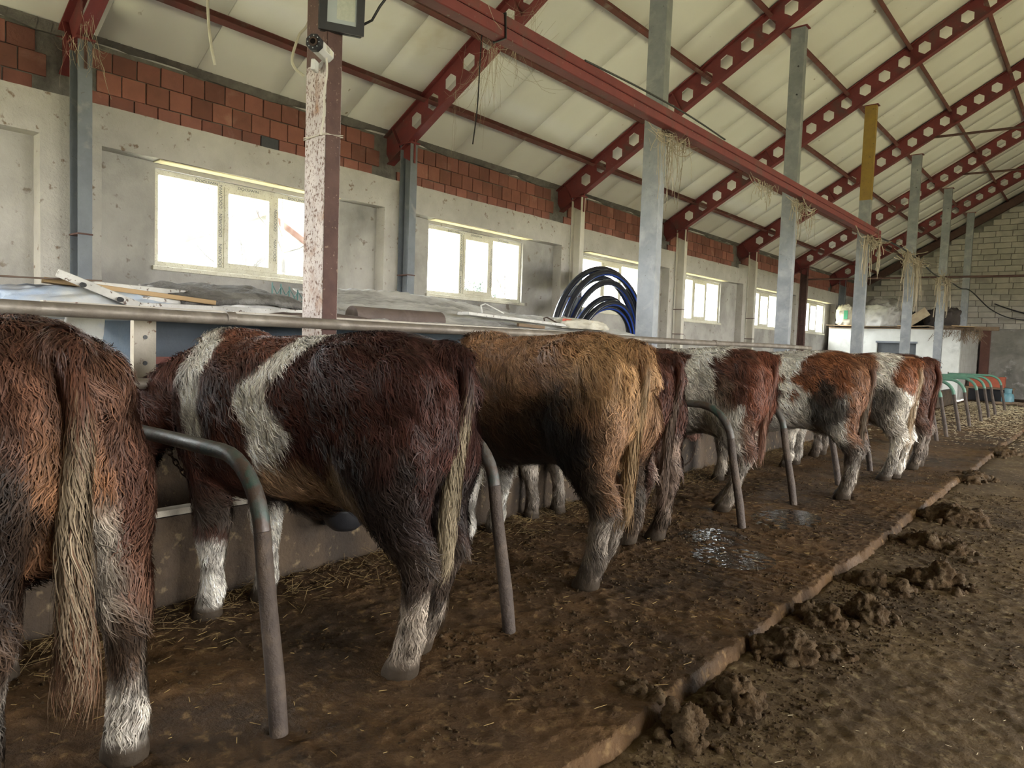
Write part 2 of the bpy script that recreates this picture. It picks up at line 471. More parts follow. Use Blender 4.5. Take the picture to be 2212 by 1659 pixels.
# ---- opposite wall with its windows and open gateways, gable walls
GATE = [(0.2, 3.6, 3.2), (7.0, 11.0, 3.3), (16.5, 20.5, 3.3)]  # nearest gateway is added, for side light on the foreground and rumps
rw = MB(); yy = YNEAR
ops = sorted([(g[0], g[1], -0.15, g[2]) for g in GATE] + [(a, b, WZ0, WZ1) for a, b in WIN if not any(a < g[1] and b > g[0] for g in GATE)])
for (a, b, z0, z1) in ops:
    rw.span((7.6, yy, -0.15), (7.9, a, 4.4)); rw.span((7.6, a, z1), (7.9, b, 4.4))
    if z0 > 0: rw.span((7.6, a, -0.15), (7.9, b, z0))
    yy = b
rw.span((7.6, yy, -0.15), (7.9, YEND, 4.4))
rw.build('wall_right', M_PLASTER, kind='structure')
nwin = len(WIN)
for (a, b) in WIN:
    if any(a < g[1] and b > g[0] for g in GATE): continue
    nwin += 1
    make_window(nwin, a, b, 7.68, -1, portal_=False)
for g in GATE:
    portal('sky_portal', (7.8, (g[0] + g[1]) / 2, g[2] / 2 - 0.05), g[2], g[1] - g[0], (0, math.pi / 2, 0))

def gable(name, y0, y1, m, door=None, door2=None):
    g = MB()
    def prism(x0, x1, zb):
        zt = [rt(-abs(x)) + 0.02 for x in (x0, x1)]
        g.add([(x0, y0, zb), (x1, y0, zb), (x1, y0, zt[1]), (x0, y0, zt[0]), (x0, y1, zb), (x1, y1, zb), (x1, y1, zt[1]), (x0, y1, zt[0])],
              [(0, 1, 2, 3), (4, 7, 6, 5), (0, 4, 5, 1), (1, 5, 6, 2), (2, 6, 7, 3), (3, 7, 4, 0)])
    if door:
        a, b, h = door
        c, d, h2 = door2
        prism(-7.98, a, -0.15); prism(a, b, h); prism(b, 0, -0.15); prism(0, c, -0.15); prism(c, d, h2); prism(d, 7.9, -0.15)
    else:
        prism(-7.98, 0, -0.15); prism(0, 7.9, -0.15)
    return g.build(name, m, kind='structure')
M_GABLEBASE = mat('grey_render', (0.30, 0.285, 0.255), (0.22, 0.21, 0.185), 2.5, 0.95, 0.4, 20, c3=(0.12, 0.115, 0.10), s3=0.8, t3=(0.48, 0.68), c4=(0.36, 0.34, 0.31), s4=4, t4=(0.6, 0.7))
wall_back = gable('wall_back', YEND + 0.03, YEND + 0.3, M_GABLEBASE)
wall_front = gable('wall_front', YNEAR - 0.3, YNEAR, M_PLASTER, door=(-7.0, -4.3, 3.0), door2=(0.6, 0.7, 3.0))  # feed passage door is added behind the camera to brighten the near left
portal('sky_portal', (-5.65, YNEAR - 0.15, 1.45), 2.7, 3.0, (math.pi / 2, 0, 0))
# single aerated blocks laid in courses on the gable
CH, CW = 0.205, 0.50
blk = MB().box((0, 0, 0), (CW - 0.014, 0.10, CH - 0.014)).mesh('block', M_BLOCK, bevel=0.005)
for r in range(28):
    z = 2.45 + CH * (r + 0.5)
    x = -7.55 + (0.25 if r % 2 else 0) + random.uniform(-0.05, 0.05)
    while x < -1.9:
        wv = 1.0 if random.random() > 0.12 else 0.62
        xc = x + CW * wv / 2
        if z + CH / 2 < rt(xc) - 0.40:
            share('block', blk, (xc, YEND - 0.012 + random.uniform(-0.012, 0.008), z), wall_back, scale=(wv, 1, 1))
        x += CW * wv

# ---- roof: sandwich panels, each a piece of its own, and the sheet above
ceiling = empty('ceiling', (0, 0, 0), kind='structure')
ang = math.atan(SL)
PW = 1.0
XE = -8.35
Lp = -XE / math.cos(ang)
pm = MB()
nseg = 14
vsn = []
for i in range(nseg + 1):
    for j in range(5):
        vsn.append((Lp * (i / nseg - 0.5), (j / 4 - 0.5) * (PW - 0.009), 0))
pv = np.array(vsn)
PANELS = []
for q in range(4):
    bmz = (fbm(np.c_[pv[:, 0] * 1.5 + 9 * q, pv[:, 1] * 2.2, np.full(len(pv), q * 5.1)], 3) - 0.5) * 0.022
    edge = np.abs(pv[:, 1]) > (PW / 2 - 0.02)
    bmz = np.where(edge, np.maximum(bmz, 0) + 0.002, bmz)
    b = MB(); nv = len(pv)
    b.v = [(p[0], p[1], float(z)) for p, z in zip(pv, bmz)] + [(p[0], p[1], 0.05) for p in pv]
    for i in range(nseg):
        for j in range(4):
            a = i * 5 + j
            b.f += [(a, a + 1, a + 6, a + 5), (nv + a, nv + a + 5, nv + a + 6, nv + a + 1)]
    for i in range(nseg):
        for j in (0, 4):
            a = i * 5 + j
            b.f.append((a, a + 5, nv + a + 5, nv + a))
    b.m = [0] * len(b.f)
    PANELS.append(b.mesh('roof_panel', M_PANEL, smooth=True))
for s in (-1, 1):
    for i in range(int((YEND - YNEAR) / PW) + 1):
        y = YNEAR + PW * (i + 0.5)
        xm = s * -XE / 2
        o = share('roof_panel', PANELS[random.randrange(4)], (xm, y, rt(-abs(xm)) + 0.012 + random.uniform(-0.004, 0.004)), ceiling,
                  rot=(0, (-ang if s < 0 else ang) , 0))
    MB().bar((s * 8.4, (YNEAR + YEND) / 2, rt(-8.4) + 0.10), (0, (YNEAR + YEND) / 2, rt(0) + 0.10), YEND - YNEAR + 1.0, 0.03).build('roof_sheet', M_SHEET, ceiling)

# ---- steel: rafters with hexagonal openings
def rafter_mesh():
    out = {}
    h = 0.44 * math.cos(ang) ; p = 0.367; t = 0.010
    L0 = 0.22; n = 22
    web = MB()
    def plate(pts, faces, rim):
        k = len(web.v); m = len(pts)
        for yv in (-t / 2, t / 2):
            for (s_, q) in pts: web.v.append((s_, yv, q))
        for f in faces:
            web.f.append(tuple(k + i for i in f)); web.f.append(tuple(k + m + i for i in reversed(f))); web.m += [0, 0]
        for i in range(len(rim)):
            a, b = rim[i], rim[(i + 1) % len(rim)]
            web.f.append((k + a, k + b, k + m + b, k + m + a)); web.m.append(0)
    plate([(-0.30, 0.0), (L0, 0), (L0, h), (-0.30, h)], [(0, 1, 2, 3)], [])
    for i in range(n):
        s0 = L0 + p * i; cx, cy = s0 + p / 2, h / 2; a, b, c = 0.112, 0.054, 0.103
        pts = [(s0, 0), (s0 + p, 0), (s0 + p, h), (s0, h), (cx - a, cy), (cx - b, cy + c), (cx + b, cy + c), (cx + a, cy), (cx + b, cy - c), (cx - b, cy - c), (s0, cy), (s0 + p, cy)]
        plate(pts, [(3, 5, 6, 2), (0, 1, 8, 9), (3, 10, 4, 5), (10, 0, 9, 4), (2, 6, 7, 11), (11, 7, 8, 1)], [4, 5, 6, 7, 8, 9])
    Ltot = L0 + p * n
    plate([(Ltot, 0), (8.85, 0), (8.85, h), (Ltot, h)], [(0, 1, 2, 3)], [])
    out['web'] = web.mesh('web', M_RED)
    fl = MB().box((4.27, 0, h - 0.006), (9.15, 0.13, 0.014)); out['top_flange'] = fl.mesh('top_flange', M_RED)
    fl = MB().box((4.27, 0, 0.0), (9.15, 0.13, 0.014)); out['bottom_flange'] = fl.mesh('bottom_flange', M_RED)
    st = MB().box((0, 0, h / 2), (0.012, 0.12, h - 0.02)); out['stiffener'] = st.mesh('stiffener', M_RED)
    return out, h
RM, RH = rafter_mesh()
ORD = ['first', 'second', 'third', 'fourth', 'fifth', 'sixth', 'seventh', 'eighth', 'ninth', 'tenth', 'eleventh', 'twelfth', 'thirteenth']
RL = ['dark red rafter with cobwebbed broken bracket above the nearest wall column',
      'red rafter with hexagonal holes draped in cobwebs, between the first and second window',
      'red rafter with hexagonal holes rising between the second and third window',
      'red rafter with hexagonal holes rising between the third and fourth window',
      'red rafter with hexagonal holes rising between the fourth and fifth window',
      'red rafter with hexagonal holes rising between the fifth and sixth window',
      'faded pinkish red rafter with hexagonal holes, farthest one by the block gable']
for k in range(1, 8):
    e = empty('castellated_rafter', (XW, YK[k], rb(XW)), label=RL[k - 1], cat='beam', group='red rafters with hexagonal holes')
    for nm in ('web', 'top_flange', 'bottom_flange'):
        share(nm, RM[nm], (0, 0, 0), e, rot=(0, -ang, 0))
    for sx in (0.0, 2.42, 5.35, 8.3):
        share('stiffener', RM['stiffener'], (sx * math.cos(ang), 0, sx * math.sin(ang)), e, rot=(0, -ang, 0))

# ---- purlins
PX = [-7.22, -6.25, -5.25, -4.2, -3.17, -2.1, -1.05]
PLB = ['dusty red purlin nearest the brick band, lowest of the roof', 'brown purlin half hidden behind the long red beam, second from the brick band',
       'dusty brown purlin third up from the brick band', 'brown purlin fourth up from the brick band, crossing behind the galvanised posts',
       'rusty purlin fifth up from the brick band', 'rusty purlin sixth up from the brick band, in the top right of the roof', 'rusty purlin nearest the ridge, highest in view']
for x, lb in zip(PX, PLB):
    b = MB()
    rot = Matrix.Rotation(-ang, 3, 'Y')
    b.box((0, 0, 0), (0.008, YEND - YNEAR, 0.10), rot)
    o = Vector((0.03, 0, 0.046)); b.box(rot @ o, (0.06, YEND - YNEAR, 0.008), rot)
    o = Vector((0.03, 0, -0.046)); b.box(rot @ o, (0.06, YEND - YNEAR, 0.008), rot)
    ob = b.build('roof_purlin', M_PURLIN, label=lb, cat='purlin', group='purlins under the roof')
    ob.location = (x, (YNEAR + YEND) / 2, rt(x) - 0.05)

# ---- columns on the window wall
CL = ['dark grey steel wall column nearest the camera, under the broken bracket', 'dark grey steel wall column between the first and second window',
      'half white half grey steel wall column between the second and third window', 'white painted wall column with rust bands, between third and fourth window',
      'cream painted wall column with rusty bands, between fourth and fifth window', 'dark brown wall column between the fifth and sixth window', 'dark wall column in the corner by the shed']
def h_col(name, k, mlow, mhigh, zs, lb):
    e = empty(name, (XW + 0.12, YK[k], 0), label=lb, cat='column', group='steel columns along the window wall')
    for (z0, z1, m, nm) in ((-0.1, zs, mlow, 'lower_shaft'), (zs, 4.03, mhigh, 'upper_shaft')):
        if z1 - z0 < 0.05: continue
        b = MB()
        b.box((0.095, 0, (z0 + z1) / 2), (0.012, 0.12, z1 - z0)); b.box((-0.105, 0, (z0 + z1) / 2), (0.012, 0.12, z1 - z0)); b.box((0, 0.03, (z0 + z1) / 2), (0.2, 0.01, z1 - z0))
        b.build(nm, m, e)
    b = MB().box((0, 0, 4.02), (0.26, 0.16, 0.02)); b.build('cap_plate', M_RED, e)
    hb = MB(); hb.add([(0.12, -0.012, 3.75), (0.12, -0.012, 4.07), (-0.2, -0.012, 3.90), (0.12, 0.012, 3.75), (0.12, 0.012, 4.07), (-0.2, 0.012, 3.90)], [(0, 1, 2), (3, 5, 4), (0, 3, 4, 1), (1, 4, 5, 2), (2, 5, 3, 0)])
    hb.build('gusset', M_RUSTBROWN if k == 1 else M_RED, e)
    for z in (1.7, 2.25):
        b = MB().box((0.0, -0.002, z), (0.225, 0.13, 0.015)); b.build('band', M_RUSTBROWN, e)
    return e
h_col('wall_column', 1, M_COLGREY, M_COLGREY, 2.9, CL[0]); h_col('wall_column', 2, M_COLGREY, M_COLGREY, 2.9, CL[1])
h_col('wall_column', 3, M_COLGREY, M_COLWHITE, 2.45, CL[2]); h_col('wall_column', 4, M_COLWHITE, M_COLWHITE, 2.1, CL[3])
h_col('wall_column', 5, M_COLWHITE, M_COLWHITE, 2.1, CL[4]); h_col('wall_column', 6, M_RUSTBROWN, M_RUSTBROWN, 2.5, CL[5]); h_col('wall_column', 7, M_COLGREY, M_COLGREY, 2.5, CL[6])

# ---- inner posts
PL = ['flaking white and rust steel post carrying the floodlight and security camera', 'galvanised post behind the tan cow, nearest of the grey posts',
      'galvanised post rising to the rafter behind the brown and white cow', 'post with ochre painted upper half', 'grey post rising from behind the second last cow, plain grey to the roof',
      'grey post with a clamp, in front of the white shed wall', 'farthest grey post standing behind the shed roof']
for k in range(1, 8):
    e = empty('support_post', (XP, YK[k] + 0.07, -0.05), label=PL[k - 1], cat='post', group='posts along the feed rail')
    top = rb(XP - 0.13) - 0.012
    zb0 = 2.37 if k == 7 else 0.0
    def shaft(z0, z1, m, nm, e=e):
        b = MB(); h = z1 - z0; zc = (z0 + z1) / 2
        b.box((0, -0.052, zc), (0.20, 0.008, h)); b.box((0, 0.052, zc), (0.20, 0.008, h))
        b.box((0.096, 0, zc), (0.008, 0.096, h)); b.box((-0.096, 0, zc), (0.008, 0.096, h))
        return b.build(nm, m, e)
    if k == 1:
        shaft(0, 3.05, M_RUSTPOST, 'lower_shaft'); shaft(3.05, top, M_RUSTBROWN, 'upper_shaft')
        b = MB(); b.box((0.103, 0, 2.4), (0.006, 0.10, 4.8)); b.build('brown_side', M_RUSTBROWN, e)  # darker brown plate over the alley side of the post
        w = MB()
        for dz, tl in ((0.0, 0.01), (0.012, -0.01)):
            w.tube([(-0.108, -0.063, 2.62 + dz), (0.11, -0.063, 2.62 + dz + tl), (0.115, 0.063, 2.63 + dz), (-0.108, 0.063, 2.63 + dz), (-0.108, -0.063, 2.62 + dz)], 0.003, 6)
        w.build('wire_tie', M_CREAM, e)
    elif k == 4:
        shaft(0, 4.35, M_GALV, 'lower_shaft'); shaft(4.35, top, M_YELLOW, 'upper_shaft')
    else:
        zj = 4.6 + 0.1 * (k % 3)
        shaft(zb0, zj, M_GALV, 'lower_shaft'); shaft(zj, top, M_GALV, 'upper_shaft')
        for zb in (zj + 0.55, zj + 0.95):
            MB().tube([(0.03, -0.066, zb), (0.03, -0.05, zb)], 0.012, 8).build('bolt', M_BLACK, e)
    MB().box((0, 0, top - 0.005), (0.26, 0.16, 0.012)).build('head_plate', M_RED, e)
    if k == 6:
        b = MB(); b.box((0, 0, 1.15), (0.26, 0.16, 0.05)); b.build('clamp', M_GALV, e)

# ---- long red beam on the posts
e = empty('tie_beam', (-3.585, 0, 3.68), label='long red double channel beam running along the posts, hung with cobwebs', cat='beam')
y0, y1 = 0.4, 15.05
for dz in (-0.043, 0.043):
    b = MB(); b.span((-0.055, y0, dz - 0.04), (0.055, y1, dz + 0.04)); b.build('channel', M_RED, e, bevel=0.006)
for yb in (2.62, 6.62, 10.65, 14.7):
    b = MB(); b.box((-0.05, yb, -0.10), (0.12, 0.12, 0.012)); b.build('bracket', M_RUSTBROWN, e)
b = MB(); b.tube([(-0.01, 3.97, 0.09), (0.062, 3.97, 0.088), (0.065, 3.98, -0.088), (-0.062, 3.99, -0.088), (-0.062, 3.98, 0.088), (-0.01, 3.97, 0.09)], 0.008, 6); b.build('cable_wrap', M_BLACK, e)
# ================================================================== floors
def floor_mat(name, c1, c2, c3, c4, rough, wet):
    m = mat(name, c1, c2, 3.5, rough, 0.8, 45, c3=c3, s3=0.9, t3=(0.42, 0.66), c4=c4, s4=16, t4=(0.57, 0.72), rvar=0.0, detail=7, bdist=0.022, spec=0.25)
    nt = m.node_tree; L = nt.links.new
    b = nt.nodes['Principled BSDF']
    geo = nd(nt, 'ShaderNodeNewGeometry')
    n = nd(nt, 'ShaderNodeTexNoise'); n.inputs['Scale'].default_value = 1.1; n.inputs['Detail'].default_value = 7
    L(geo.outputs['Position'], n.inputs['Vector'])
    r = nd(nt, 'ShaderNodeMapRange'); r.inputs[1].default_value = 0.50; r.inputs[2].default_value = 0.66
    r.inputs[3].default_value = rough; r.inputs[4].default_value = wet
    L(n.outputs[0], r.inputs[0]); L(r.outputs[0], b.inputs['Roughness'])
    return m
M_PLAT = floor_mat('trampled_wet_platform', (0.115, 0.060, 0.021), (0.062, 0.033, 0.013), (0.036, 0.021, 0.010), (0.175, 0.108, 0.046), 0.78, 0.42)
M_ALLEY = floor_mat('dusty_alley', (0.125, 0.082, 0.036), (0.078, 0.048, 0.020), (0.050, 0.031, 0.014), (0.20, 0.148, 0.078), 0.88, 0.7)
M_FEED = mat('feed_passage', (0.22, 0.20, 0.17), (0.15, 0.13, 0.11), 3, 0.95, 0.4)
XC = -1.25

def hgrid(name, xs, ys, hf, m, **kw):
    X, Y = np.meshgrid(xs, ys, indexing='ij')
    P = np.c_[X.ravel(), Y.ravel()]
    Z = hf(P)
    nx, ny = len(xs), len(ys)
    I = (np.arange(nx - 1)[:, None] * ny + np.arange(ny - 1)[None, :]).ravel()
    Fq = np.c_[I, I + ny, I + ny + 1, I + 1]
    return np_mesh(name, np.c_[P, Z], Fq, m, **kw)

def n2(P, s, oct=4, o=0.0): return fbm(np.c_[P[:, 0] * s + o, P[:, 1] * s, np.full(len(P), o * 1.7)], oct)
def curb_x(y): return XC + 0.012 * np.sin(y * 1.9) * np.sin(y * 0.7 + 1) + 0.006 * np.sin(y * 6.1)
def plat_h(P):
    x, y = P[:, 0], P[:, 1]
    h = (n2(P, 1.3, 3, 5) - 0.5) * 0.02
    g = np.sin((y + 0.02 * np.sin(x * 3)) * 2 * np.pi / 0.085)
    gz = np.clip((x + 2.5) / 0.7, 0, 1) * np.clip((n2(P, 1.1, 2, 31) - 0.36) * 6, 0, 1)
    h = h - 0.009 * np.clip(g - 0.2, 0, 1) * gz
    lump = n2(P, 9, 4, 11); h = h + 0.055 * np.clip(lump - 0.58, 0, 1) + 0.03 * np.clip(n2(P, 24, 3, 3) - 0.48, 0, 1)
    hoof = n2(P, 4.2, 2, 21); h = h - 0.06 * np.clip(0.34 - hoof, 0, 1)
    h = h + np.clip((-2.75 - x) / 0.75, 0, 1) * 0.035 * n2(P, 7, 4, 8)          # litter towards the manger
    c = curb_x(y) + 0.07 * (n2(P, 10, 3, 2) - 0.5)
    e = np.clip((x - (c - 0.02)) / 0.04, 0, 1); e = e * e * (3 - 2 * e)
    return h * (1 - e) - e * (0.075 + 0.03 * (n2(P, 14, 3, 9) - 0.5))
def alley_h(P):
    x, y = P[:, 0], P[:, 1]
    h = -0.055 + (n2(P, 0.9, 3, 7) - 0.5) * 0.03
    h = h + 0.04 * np.clip(n2(P, 8, 4, 14) - 0.60, 0, 1) + 0.028 * np.clip(n2(P, 22, 3, 4) - 0.46, 0, 1)
    return h - np.clip((XC + 0.02 - x) / 0.1, 0, 1) * 0.03
platform = hgrid('stall_platform', np.r_[np.arange(-3.56, -1.42, 0.0125), np.arange(-1.42, -1.15, 0.006)], np.arange(-0.6, 8.2, 0.0125), plat_h, M_PLAT, kind='structure')
hgrid('stall_platform', np.r_[np.arange(-3.56, -1.4, 0.04), np.arange(-1.4, -1.12, 0.02)], np.r_[np.arange(8.10, 14, 0.03), np.arange(14, 30.7, 0.08)], plat_h, M_PLAT, kind='structure')
hgrid('stall_platform', np.r_[np.arange(-3.56, -1.4, 0.06), np.arange(-1.4, -1.12, 0.03)], np.arange(-4.25, -0.58, 0.06), plat_h, M_PLAT, kind='structure')
floor = hgrid('floor', np.arange(-1.36, 0.9, 0.014), np.arange(0.6, 9.0, 0.014), alley_h, M_ALLEY, kind='structure')
hgrid('floor', np.arange(-1.36, 0.95, 0.05), np.arange(8.96, 30.7, 0.06), alley_h, M_ALLEY, kind='structure')
hgrid('floor', np.arange(-1.36, 0.95, 0.06), np.arange(-4.3, 0.66, 0.06), alley_h, M_ALLEY, kind='structure')
hgrid('floor', np.arange(0.88, 8.0, 0.3), np.arange(-4.3, 31.0, 0.3), alley_h, M_ALLEY, kind='structure')
MB().span((-7.98, YNEAR - 0.3, -0.25), (-3.5, YEND + 0.3, -0.02)).build('floor_feed_passage', M_FEED, kind='structure')
# ground outside
M_GRASS = mat('dry_winter_grass', (0.30, 0.28, 0.13), (0.22, 0.22, 0.11), 0.5, 0.95, 0.2, c3=(0.20, 0.17, 0.10), s3=0.1, t3=(0.5, 0.7))
def out_h(P):
    d = np.clip((-P[:, 0] - 45) / 90, 0, 1)
    return -0.4 + 9.0 * d * d * (0.6 + 0.5 * n2(P, 0.02, 2)) + 0.2 * (n2(P, 0.1, 2) - 0.5)
hgrid('ground_outside', np.arange(-150, -7.9, 3.0), np.arange(-60, 180, 4.0), out_h, M_GRASS, kind='structure')
MB().span((7.9, -60, -0.5), (80, 100, -0.3)).build('ground_outside', M_GRASS, kind='structure')
MB().span((-8.2, -60, -0.5), (8.2, YNEAR - 0.3, -0.3)).build('ground_outside', M_GRASS, kind='structure')

# ---- manger wall
M_MANGER = mat('stained_manger_concrete', (0.080, 0.053, 0.030), (0.046, 0.030, 0.018), 4, 0.9, 0.9, 25, c3=(0.030, 0.021, 0.014), s3=2.0, t3=(0.42, 0.62), c4=(0.17, 0.125, 0.07), s4=12, t4=(0.60, 0.70))
mg = rough_box('manger_wall', (-3.62, YNEAR + 0.05, -0.1), (-3.50, 24.5, 0.46), 0.12, 0.010, M_MANGER, nscale=3, label='stained low concrete manger wall along the cows\' front feet', cat='manger')
rough_box('back_wall', (-4.32, YNEAR + 0.05, -0.1), (-4.25, 24.5, 0.74), 0.25, 0.008, M_MANGER, mg, 3)
# ================================================================== cattle
def coat_mat(name, rough, hair):
    m = bpy.data.materials.new(name); m.use_nodes = True
    nt = m.node_tree; L = nt.links.new; b = nt.nodes['Principled BSDF']
    at = nd(nt, 'ShaderNodeAttribute', attribute_name='coat')
    geo = nd(nt, 'ShaderNodeNewGeometry')
    n = nd(nt, 'ShaderNodeTexNoise'); n.inputs['Scale'].default_value = 60; n.inputs['Detail'].default_value = 4
    L(geo.outputs['Position'], n.inputs['Vector'])
    mr = nd(nt, 'ShaderNodeMapRange'); mr.inputs[3].default_value = 0.7; mr.inputs[4].default_value = 1.3
    L(n.outputs[0], mr.inputs[0])
    hs = nd(nt, 'ShaderNodeHueSaturation'); L(mr.outputs[0], hs.inputs['Value']); L(at.outputs['Color'], hs.inputs['Color'])
    L(hs.outputs[0], b.inputs['Base Color'])
    b.inputs['Roughness'].default_value = rough
    b.inputs['Specular IOR Level'].default_value = 0.25 if hair else 0.2
    if hair:
        b.inputs['Sheen Weight'].default_value = 0.0
    else:
        bp = nd(nt, 'ShaderNodeBump'); bp.inputs['Strength'].default_value = 0.5; bp.inputs['Distance'].default_value = 0.006
        L(n.outputs[0], bp.inputs['Height']); L(bp.outputs[0], b.inputs['Normal'])
    return m
M_HIDE = coat_mat('hide', 0.75, False)
M_HAIR = coat_mat('coat_hair', 0.55, True)
M_EYE = mat('dark_eye', (0.008, 0.006, 0.006), None, 5, 0.12, 0)
M_HORN = mat('pale_horn', (0.42, 0.34, 0.22), (0.30, 0.22, 0.13), 20, 0.6, 0.1)
M_CHAIN = mat('rusty_chain', (0.075, 0.05, 0.035), (0.05, 0.03, 0.022), 30, 0.6, 0.3, metal=0.5)

def add_col(me, C):
    a = me.attributes.new('coat', 'FLOAT_COLOR', 'POINT')
    a.data.foreach_set('color', np.c_[C, np.ones(len(C))].astype(np.float32).ravel())

def loft(mb, rings, n=20):
    """rings: (centre, u axis, v axis) with u, v scaled to the half sizes; superellipse exponent optional"""
    k = len(mb.v)
    for (c, u, v, *ex) in rings:
        e = ex[0] if ex else 1.0
        for j in range(n):
            a = 2 * math.pi * j / n
            ca, sa = math.cos(a), math.sin(a)
            ca = math.copysign(abs(ca) ** e, ca); sa = math.copysign(abs(sa) ** e, sa)
            mb.v.append((c[0] + u[0] * ca + v[0] * sa, c[1] + u[1] * ca + v[1] * sa, c[2] + u[2] * ca + v[2] * sa))
    N = len(rings)
    for i in range(N - 1):
        for j in range(n):
            a, b = k + i * n + j, k + i * n + (j + 1) % n
            mb.f.append((a, b, b + n, a + n)); mb.m.append(0)
    mb.f.append(tuple(k + j for j in reversed(range(n)))); mb.m.append(0)
    mb.f.append(tuple(k + (N - 1) * n + j for j in range(n))); mb.m.append(0)

def cat_rom(P, m):
    """smooth resampling of a table of numbers along its rows"""
    P = np.asarray(P, float); n = len(P); out = []
    for i in range(n - 1):
        p0, p1, p2, p3 = P[max(i - 1, 0)], P[i], P[i + 1], P[min(i + 2, n - 1)]
        for q in range(m):
            t = q / m
            out.append(0.5 * ((2 * p1) + (-p0 + p2) * t + (2 * p0 - 5 * p1 + 4 * p2 - p3) * t * t + (-p0 + 3 * p1 - 3 * p2 + p3) * t ** 3))
    out.append(P[-1]); return np.array(out)

TORSO = [  # x, top, bottom, half width, roundness of the section
    (-0.035, 1.17, 0.98, 0.075, 1.0), (0.00, 1.265, 0.88, 0.145, 0.95), (0.06, 1.325, 0.78, 0.195, 0.9), (0.17, 1.375, 0.66, 0.245, 0.85), (0.32, 1.40, 0.60, 0.27, 0.85), (0.48, 1.40, 0.635, 0.275, 0.85),
    (0.62, 1.385, 0.655, 0.275, 0.88), (0.80, 1.37, 0.635, 0.30, 0.92), (1.00, 1.365, 0.605, 0.315, 0.95), (1.20, 1.365, 0.59, 0.305, 0.95), (1.36, 1.37, 0.60, 0.265, 0.95),
    (1.50, 1.365, 0.62, 0.235, 0.95), (1.62, 1.32, 0.66, 0.20, 0.95), (1.70, 1.25, 0.70, 0.16, 1.0), (1.75, 1.15, 0.80, 0.09, 1.0)]
HIND = [(0.30, .13, 1.12, .24, .13), (0.27, .155, .95, .255, .15), (0.24, .165, .80, .22, .135), (0.19, .165, .68, .155, .105), (0.11, .16, .58, .10, .072), (0.055, .155, .50, .075, .052),
        (0.055, .155, .43, .058, .046), (0.07, .155, .30, .046, .040), (0.085, .155, .17, .054, .047), (0.11, .155, .10, .052, .050), (0.13, .155, .05, .066, .060), (0.145, .155, 0.0, .074, .064)]
FORE = [(1.45, .12, 1.12, .15, .09), (1.43, .15, .92, .15, .10), (1.39, .165, .76, .125, .088), (1.38, .165, .62, .088, .068), (1.385, .16, .50, .066, .058), (1.39, .16, .42, .066, .060),
        (1.385, .16, .35, .056, .050), (1.38, .16, .25, .042, .040), (1.385, .16, .15, .051, .046), (1.405, .16, .09, .048, .048), (1.42, .16, .045, .062, .058), (1.43, .16, 0.0, .070, .062)]

